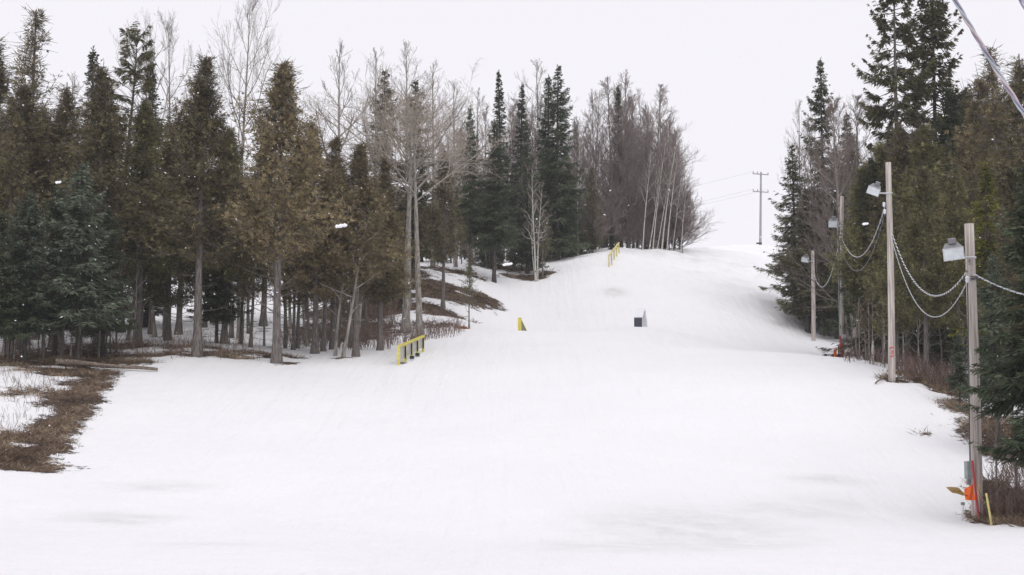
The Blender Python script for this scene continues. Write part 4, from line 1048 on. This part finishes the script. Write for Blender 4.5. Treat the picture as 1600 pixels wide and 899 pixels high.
# distant brown pole by the bare shrubby tree
p = gpt(1237, 112); tp = at(1237, 440, 112)
root = empty('wooden_post', tuple(p), 'short brown wooden post up the slope beside the fanning bare shrub', 'post')
m = MB(); m.tubes(np.array([[[0, 0, -.5], [0, 0, 0], tp - p]]), np.array([[.16, .16, .12]]), 10, cap=True); m.build('shaft', plain('brown_post', (.26, .19, .15), .8, .1), root)

# ------------------------------------------------------------------ cables
def cable(name, A, Bq, sag, r_, twist, label, mats, tail=None, strands=2, n=150, group='twisted cables slung between the light poles'):
    t = np.linspace(0, 1, n)
    C = A[None] * (1 - t[:, None]) + Bq[None] * t[:, None]; C[:, 2] -= 4 * sag * t * (1 - t)
    L = np.linalg.norm(Bq - A) + 2 * sag
    T_ = np.gradient(C, axis=0); T_ /= np.linalg.norm(T_, axis=1, keepdims=True)
    U = np.cross(T_, [0, 0, 1.0]); U /= np.linalg.norm(U, axis=1, keepdims=True); W_ = np.cross(U, T_)
    org = A
    root = empty(name, tuple(org), label, 'cable', group)
    for s_ in range(strands):
        ph = 2 * math.pi * s_ / strands + t * L * twist * 2 * math.pi
        off = r_ * (np.cos(ph)[:, None] * U + np.sin(ph)[:, None] * W_)
        m = MB(); m.tubes((C + off - org)[None], np.full((1, n), r_ * (.95 if s_ == 0 else .75)), 5)
        m.build('strand', M[mats[s_]], root, smooth=True)
    return root
cable('twisted_cable', at(1394, 366, 51.8), at(1511, 424, 36.9), 1.35, .016, 2.2, 'thick white twisted cable, upper loop between the nearest and tallest poles', ['cable_white', 'cable_dark'])
cable('twisted_cable', at(1394, 376, 51.8), at(1511, 441, 36.9), 1.75, .0105, 2.2, 'thinner grey cable, lower loop between the nearest and tallest poles', ['cable_grey', 'cable_white'])
cable('twisted_cable', at(1315, 372, 69.8), at(1383, 322, 51.9), 1.40, .014, 1.2, 'pale cable, upper loop between the tallest pole and the grey-box pole', ['cable_white', 'cable_grey'])
cable('twisted_cable', at(1315, 392, 69.8), at(1383, 332, 51.9), 1.55, .011, 1.2, 'dark cable, lower loop between the tallest pole and the grey-box pole', ['cable_dark', 'cable_grey'])
cable('twisted_cable', at(1272, 430, 94.8), at(1312, 374, 69.8), 1.5, .017, .9, 'pale cable looping down to the farther light pole', ['cable_white', 'cable_grey'])
cable('twisted_cable', at(1518, 426, 36.8), at(1760, 462, 27), .35, .013, 1.9, 'grey twisted cable leaving the nearest pole toward the picture edge', ['cable_grey', 'cable_white'], group=None)
# overhead rope of coloured strands close to the camera
cable('overhead_rope', at(1470, -38, 6.2), at(1640, 240, 5.6), .015, .0062, 3.0, 'thick twisted rope of pink, blue and mauve strands hanging across the sky', ['cable_pink', 'cable_blue', 'cable_mauve'], strands=3, n=220, group=None)
cable('overhead_rope', at(1582, -20, 6.0), at(1640, 70, 5.7), .0, .0065, 2.6, 'short end of blue and mauve rope in the top corner', ['cable_blue', 'cable_mauve'], strands=2, n=60, group=None)

# ------------------------------------------------------------------ far utility pole and its wires
p = gpt(1188, 208); p = np.array([p[0], 208, rawz(p[0], 208)])
base = at(1188, 381, 208); tp = at(1189, 269, 208)
root = empty('utility_pole', tuple(base), 'tall thin utility pole with two crossarms standing on the crest', 'utility pole')
m = MB(); m.tubes(np.array([[[0, 0, -3.0], [0, 0, 0], tp - base]]), np.array([[.2, .2, .13]]), 8, cap=True); m.build('pole', M['util'], root)
for row in (272.5, 300):
    q = at(1188.5, row, 207.8) - base
    m = MB(); m.box(q, (2.35, .14, .14), roty(R(4))); arm = m.build('crossarm', M['util'], root)
    for dx in (-1.1, -.45, 1.1):
        m = MB(); z0 = q + np.array([dx, 0, .07 - dx * math.tan(R(4))]); m.tubes(np.array([[z0, z0 + [0, 0, .1], z0 + [0, 0, .32]]]), np.array([[.05, .09, .05]]), 6, cap=True); m.build('insulator', M['util'], arm)
m = MB(); m.box(np.array([-.2, -.1, .05]), (.8, .3, .2)); m.build('base_block', M['black'], root)
for (r_, dx, lab) in ((272.5, -1.1, 'highest faint power line at the utility pole'), (300, -1.1, 'faint power line on the lower crossarm, outer end'), (300, 1.1, 'faint power line on the lower crossarm, tree side')):
    A = at(1188.5, r_, 208) + [dx, 0, .4]
    Bq = A + np.array([-60, 45, -3.0]); t = np.linspace(0, 1, 30)
    C = A[None] * (1 - t[:, None]) + Bq[None] * t[:, None]; C[:, 2] -= 4 * 1.8 * t * (1 - t)
    m = MB(); m.tubes((C - A)[None], np.full((1, 30), .012), 4)
    tag(m.build('power_line', M['cable_grey'], loc=tuple(A)), lab, 'power line', 'power lines over the crest')

# ------------------------------------------------------------------ terrain park features
def rail(P0, P1, h0, h1, npost, label, col, panels=True, pw=.075, group='yellow terrain park rails'):
    P0 = np.array(P0); P1 = np.array(P1)
    root = empty('jib_rail', tuple(P0), label, 'rail', group)
    d = P1 - P0; L = np.linalg.norm(d[:2]); yaw = math.atan2(d[1], d[0]); Rz = rotz(yaw)
    top0 = np.array([0, 0, h0]); top1 = d + [0, 0, h1]
    dirt = (top1 - top0); Lt = np.linalg.norm(dirt); pit = math.atan2(dirt[2], L)
    m = MB(); m.box((top0 + top1) / 2, (Lt + .10, .13, .075), Rz @ roty(-pit)); m.build('top_rail', M[col], root)
    for i in range(npost):
        f = i / (npost - 1); b = d * f; hh = h0 + (h1 - h0) * f
        m = MB(); m.box(b + [0, 0, hh / 2 - .18], (pw, .10, hh + .25), Rz); m.build('post', M[col], root)
        if panels and i < npost - 1:
            f2 = (i + 1) / (npost - 1); b2_ = d * f2; h2 = h0 + (h1 - h0) * f2
            n_ = Rz @ np.array([0, .035, 0])
            V = []
            for s_ in (-1, 1):
                for bb_, hb in ((b, hh), (b2_, h2)):
                    V += [bb_ + n_ + Rz @ np.array([0, .012 * s_, 0]) + [0, 0, .20], bb_ + n_ + Rz @ np.array([0, .012 * s_, 0]) + [0, 0, hb - .05]]
            V = np.array(V)
            m = MB(); m.add(V, [[0, 2, 3, 1], [4, 5, 7, 6], [0, 1, 5, 4], [2, 6, 7, 3], [1, 3, 7, 5], [0, 4, 6, 2]]); m.build('side_panel', M['grey_panel'], root)
            # dark angle iron along each post's far side and lower edge
            m = MB(); m.box(b2_ + Rz @ np.array([-.11, -.03, 0]) + [0, 0, h2 / 2 + .02], (.05, .05, h2 - .28), Rz); m.build('angle_iron', M['black'], root)
    return root, Rz
P0, P1 = gpt(623, 58.0), gpt(661, 64.0)
rr, Rz = rail(P0 - [0, 0, .02], P1, .80, .72, 5, 'near yellow rail with grey side panels standing on the slope', 'yellow')
dv = P1 - P0
m = MB()
for f in (.37, .60):
    m.box(dv * f + Rz @ np.array([0, -.16, 0]) + [0, 0, .13], (.22, .16, .13), Rz)
m.build('foot_block', M['black'], rr)
m = MB(); m.box(dv * .15 + Rz @ np.array([0, -.05, 0]) + [0, 0, .03], (1.0, .2, .06), Rz); m.build('base_plate', M['lamp_grey'], rr)
m = MB(); m.box(dv * 1.02 + [0, .1, .68], (.35, .12, .22), Rz); m.build('end_pad', plain('brown_pad', (.24, .18, .08), .7, .2), rr)
P0, P1 = gpt(951.5, 106.5), gpt(967, 114.5)
rail(P0, P1, .86, .86, 5, 'far yellow rail rising over the crest below the purple bare trees', 'yellow_faded', False, .075)
# middle rail: seen nearly end-on behind the snow roll
c0 = gpt(812, 88); zt = at(811.5, 497, 88)
root = empty('jib_rail', (c0[0], 88, c0[2]), 'middle yellow rail seen end-on, half hidden by the snow roll', 'rail', 'yellow terrain park rails')
hz = zt[2] - c0[2]
m = MB(); m.box([0, 0, hz / 2 - .1], (.22, .12, hz + .2)); m.build('post', M['yellow'], root)
e = np.array([.42, 2.2, .25 - hz]); st = np.array([.02, .05, hz])
ln = np.linalg.norm(e)
P = np.array([st, st + e * .5, st + e]); m = MB(); m.tubes(P[None], np.full((1, 3), .055), 6, cap=True); m.build('top_rail', M['yellow'], root)
m = MB(); m.add(np.array([st + [.03, .05, -.08], st + e + [.03, 0, -.05], [.05, .1, 0], [.3, 1.6, 0], st + [.06, .05, -.08], st + e + [.06, 0, -.05], [.08, .1, 0], [.33, 1.6, 0]]), [[0, 1, 3, 2], [4, 6, 7, 5], [0, 4, 5, 1], [2, 3, 7, 6], [0, 2, 6, 4], [1, 5, 7, 3]]); m.build('side_panel', plain('olive_panel', (.20, .19, .12), .6, .2), root)
m = MB(); m.box([.42, 1.9, .03 + hz * .1], (.9, .3, .12)); m.build('base_plate', M['yellow'], root)

# white wedge box
c0 = gpt(997, 82.2)
yaw = R(-13)
root = empty('box_feature', tuple(c0 + [0, 0, -.03]), 'white wedge-shaped park box with a dark square front', 'ramp')
root.rotation_euler.z = 0
Rz = rotz(R(-16))
w_, hf, hp, l1, l2 = .40, .55, 1.18, 1.0, 1.8
def pr(x, y, z): return Rz @ np.array([x, y, z])
prof_ = [(0, 0), (0, hf), (l1, hp), (l2, 0)]
V = np.array([pr(sx * w_ / 2, y, z) for sx in (-1, 1) for y, z in prof_])
# side panels
for sx, nm in ((1, 'side_panel'), (-1, 'side_panel')):
    m = MB(); q = []
    for th in (0, .03):
        q += [pr(sx * (w_ / 2 + th), y, z) for y, z in prof_]
    m.add(np.array(q), [[0, 1, 2, 3], [4, 7, 6, 5], [0, 4, 5, 1], [1, 5, 6, 2], [2, 6, 7, 3], [3, 7, 4, 0]]); sp_ = m.build(nm, M['grey_panel'], root)
    m = MB()
    for y0 in (.22, .62, 1.05, 1.42):
        hh = np.interp(y0, [0, l1, l2], [hf, hp, 0]) * .9
        m.box(pr(sx * (w_ / 2 + .045), y0, hh / 2), (.03, .10, hh), Rz)
    m.build('batten', M['white_board'], sp_)
m = MB(); m.box(pr(0, -.018, hf / 2), (w_ + .06, .03, hf - .01), Rz); m.build('front_panel', M['dark_slate'], root)
a = math.atan2(hp - hf, l1); m = MB(); m.box(pr(0, l1 / 2, (hf + hp) / 2 + .025), (w_ + .12, math.hypot(l1, hp - hf), .04), Rz @ rotx(a)); m.build('deck', M['white_board'], root)
a = math.atan2(-hp, l2 - l1); m = MB(); m.box(pr(0, (l1 + l2) / 2, hp / 2), (w_ + .0, math.hypot(l2 - l1, hp), .03), Rz @ rotx(a)); m.build('back_panel', M['white_board'], root)

# ------------------------------------------------------------------ small things at the nearest and third poles
def rod(name, A, Bq, r_, mat, label, cat, group=None, cap=True):
    m = MB(); m.tubes(np.array([[[0, 0, 0], (Bq - A) / 2, Bq - A]]), np.array([[r_, r_, r_]]), 8, cap=cap)
    return tag(m.build(name, M[mat], loc=tuple(A)), label, cat, group)
A = gpt(1530.5, 36.3); Bq = at(1519, 720, 36.3)
A = A - [0, 0, .1]
rod('red_stake', A, Bq, .030, 'red', 'red stake leaning against the nearest light pole', 'stake')
A = gpt(1551, 34.9) - [0, 0, .15]; rod('yellow_stake', A, at(1541, 771, 34.9), .028, 'yellow_faded', 'leaning yellow stake standing in dead grass by the nearest pole', 'stake')
A = gpt(1502, 36.2) - [0, 0, .15]; r0_ = empty('metal_stake', tuple(A), 'short thin metal stake in the snow beside the nearest pole', 'stake')
d_ = at(1505.5, 786, 36.2) - A
m = MB(); m.tubes(np.array([[[0, 0, 0], d_ / 2, d_]]), np.full((1, 3), .014), 6, cap=True); m.build('rod', M['galv'], r0_)
m = MB(); m.box(d_ + [-.02, 0, -.02], (.09, .05, .07)); m.build('clamp', M['lamp_grey'], r0_)
# orange cloth tied on the red stake
def cloth(name, corners, label, cat, mat='orange', amp=.035, group=None, loc=None):
    n = 10; c = [np.asarray(q, float) for q in corners]
    V = []
    for i in range(n):
        for j in range(n):
            u, v = i / (n - 1), j / (n - 1)
            q = (c[0] * (1 - u) + c[1] * u) * (1 - v) + (c[3] * (1 - u) + c[2] * u) * v
            V.append(q + [0, amp * math.sin(7 * u + 3 * v), amp * .4 * math.sin(9 * v + 2 * u)])
    V = np.array(V); org = V.mean(0).copy(); V2 = V + [0, .012, 0]
    Fc = []
    for k_, o_ in ((0, 0), (1, n * n)):
        for i in range(n - 1):
            for j in range(n - 1):
                a = o_ + i * n + j; f = [a, a + 1, a + n + 1, a + n]; Fc.append(f if k_ else f[::-1])
    rim = [i * n for i in range(n)] + [(n - 1) * n + j for j in range(1, n)] + [i * n + n - 1 for i in range(n - 2, -1, -1)] + [j for j in range(n - 2, 0, -1)]
    for a, b in zip(rim, rim[1:] + rim[:1]): Fc.append([a, b, b + n * n, a + n * n])
    m = MB(); m.add(np.vstack([V, V2]) - org, Fc)
    return tag(m.build(name, M[mat], loc=tuple(org), smooth=False), label, cat, group)
cloth('orange_flag', [at(1507, 765, 36.25), at(1521, 757, 36.22), at(1524, 781, 36.22), at(1509, 782, 36.2)], 'bright orange flag tied to the red stake at the nearest pole', 'flag')
cloth('orange_flag', [at(1312.5, 538, 69.6), at(1317.5, 538, 69.6), at(1318, 551, 69.6), at(1311, 551, 69.6)], 'orange cloth wrapped low on the grey-box light pole', 'flag')
cloth('orange_flag', [at(1302.5, 546, 69), at(1308, 545, 69), at(1307, 557, 69), at(1303.5, 558, 69)], 'small orange cloth hanging left of the grey-box pole foot', 'flag')
rod('thin_post', at(1310.3, 562, 69.3), at(1310.3, 541, 69.3), .03, 'cable_dark', 'thin dark post between the two orange cloths', 'post')
rod('red_stake', at(1316.5, 562, 69.5), at(1312.5, 525, 69.65), .045, 'red', 'red stake leaning on the grey-box light pole', 'stake')
# shovel hung on the near pole: scoop blade sticking out on its handle
A = at(1519, 778, 36.3); Bh = at(1505, 772.5, 36.1)
root = empty('snow_shovel', tuple(A), 'shovel with a tan scoop blade sticking out beside the nearest pole', 'shovel')
m = MB(); m.tubes(np.array([[[.05, .02, -.02], (Bh - A) / 2, Bh - A + [-.03, 0, 0]]]), np.full((1, 3), .016), 7, cap=True); m.build('handle', M['red'], root)
pts = [(1480.5, 765.5), (1487, 765), (1500, 766), (1506.5, 773), (1503, 774.5), (1493, 771), (1486, 770)]
n_ = len(pts); fr = []; bk = []
for i, (x, y) in enumerate(pts):
    q = at(x, y, 36.1) - A; fr.append(q + [0, -.10, 0]); bk.append(q + [0, .12, .06])
m = MB(); V = np.vstack([fr, bk]); cF = np.mean(fr, 0); cB = np.mean(bk, 0); V = np.vstack([V, [cF, cB]])
m.add(V, [[i, (i + 1) % n_, 2 * n_] for i in range(n_)] + [[n_ + (i + 1) % n_, n_ + i, 2 * n_ + 1] for i in range(n_)]); m.add(V, [[i, n_ + i, n_ + (i + 1) % n_, (i + 1) % n_] for i in range(n_)]); m.build('scoop', M['tan_blade'], root)
# thin wire lying from the metal stake to the pole
A = at(1470, 805, 36.2); Bq = at(1524, 797, 36.2)

# ------------------------------------------------------------------ falling snow
r = np.random.default_rng(77); N = 1500
D = r.uniform(5, 48, N) ; px = r.uniform(-60, 1660, N); py = r.uniform(-40, 900, N)
m = MB(); ico = np.array([[1, 0, 0], [-1, 0, 0], [0, 1, 0], [0, -1, 0], [0, 0, 1], [0, 0, -1.0]]); icf = np.array([[0, 2, 4], [2, 1, 4], [1, 3, 4], [3, 0, 4], [2, 0, 5], [1, 2, 5], [3, 1, 5], [0, 3, 5]])
for i in range(N):
    c = at(px[i], py[i], D[i]); s_ = r.uniform(.002, .0055) * (1.0 if D[i] > 12 else .6)
    if c[2] < rawz(c[0], c[1]) + .1: continue
    for k in range(3):
        V = ico * s_ * r.uniform(.5, 1.1, (6, 1)) * [1.9, .9, .7] @ roty(R(-20)) + c + r.normal(0, s_ * .7, 3)
        m.add(V, icf)
for (x, y, D_, L_) in [(533, 353, 3.2, .011), (793, 413, 4.0, .011), (91, 285, 4.5, .007), (1352, 350, 4.5, .008)]:
    for k in range(17):
        f = (k - 8) / 8.0
        c = at(x, y, D_) + np.array([f * L_, r.normal(0, .001), f * L_ * .14])
        m.add(ico * .0042 * r.uniform(.7, 1.2, (6, 1)) + c, icf)
tag(m.build('falling_snow', M['snowflake']), 'sparse snowflakes drifting through the air in front of the trees', 'snowflakes', kind='stuff')

# ------------------------------------------------------------------ haze of fine falling snow
m = MB(); zlo, zhi = float(Z.min()) - 1.0, 48.0
m.box((0, 0, (zlo + zhi) / 2), (1640, 1800, zhi - zlo))
hz_m = bpy.data.materials.new('haze'); hz_m.use_nodes = True; hn = hz_m.node_tree; hn.nodes.clear()
ho = hn.nodes.new('ShaderNodeOutputMaterial'); pv = hn.nodes.new('ShaderNodeVolumePrincipled')
pv.inputs['Color'].default_value = (0.95, 0.95, 0.97, 1); pv.inputs['Density'].default_value = 0.0003
hn.links.new(pv.outputs[0], ho.inputs['Volume'])
tag(m.build('haze', hz_m), 'thin pale haze of fine snow hanging over the slope', 'haze', kind='stuff')
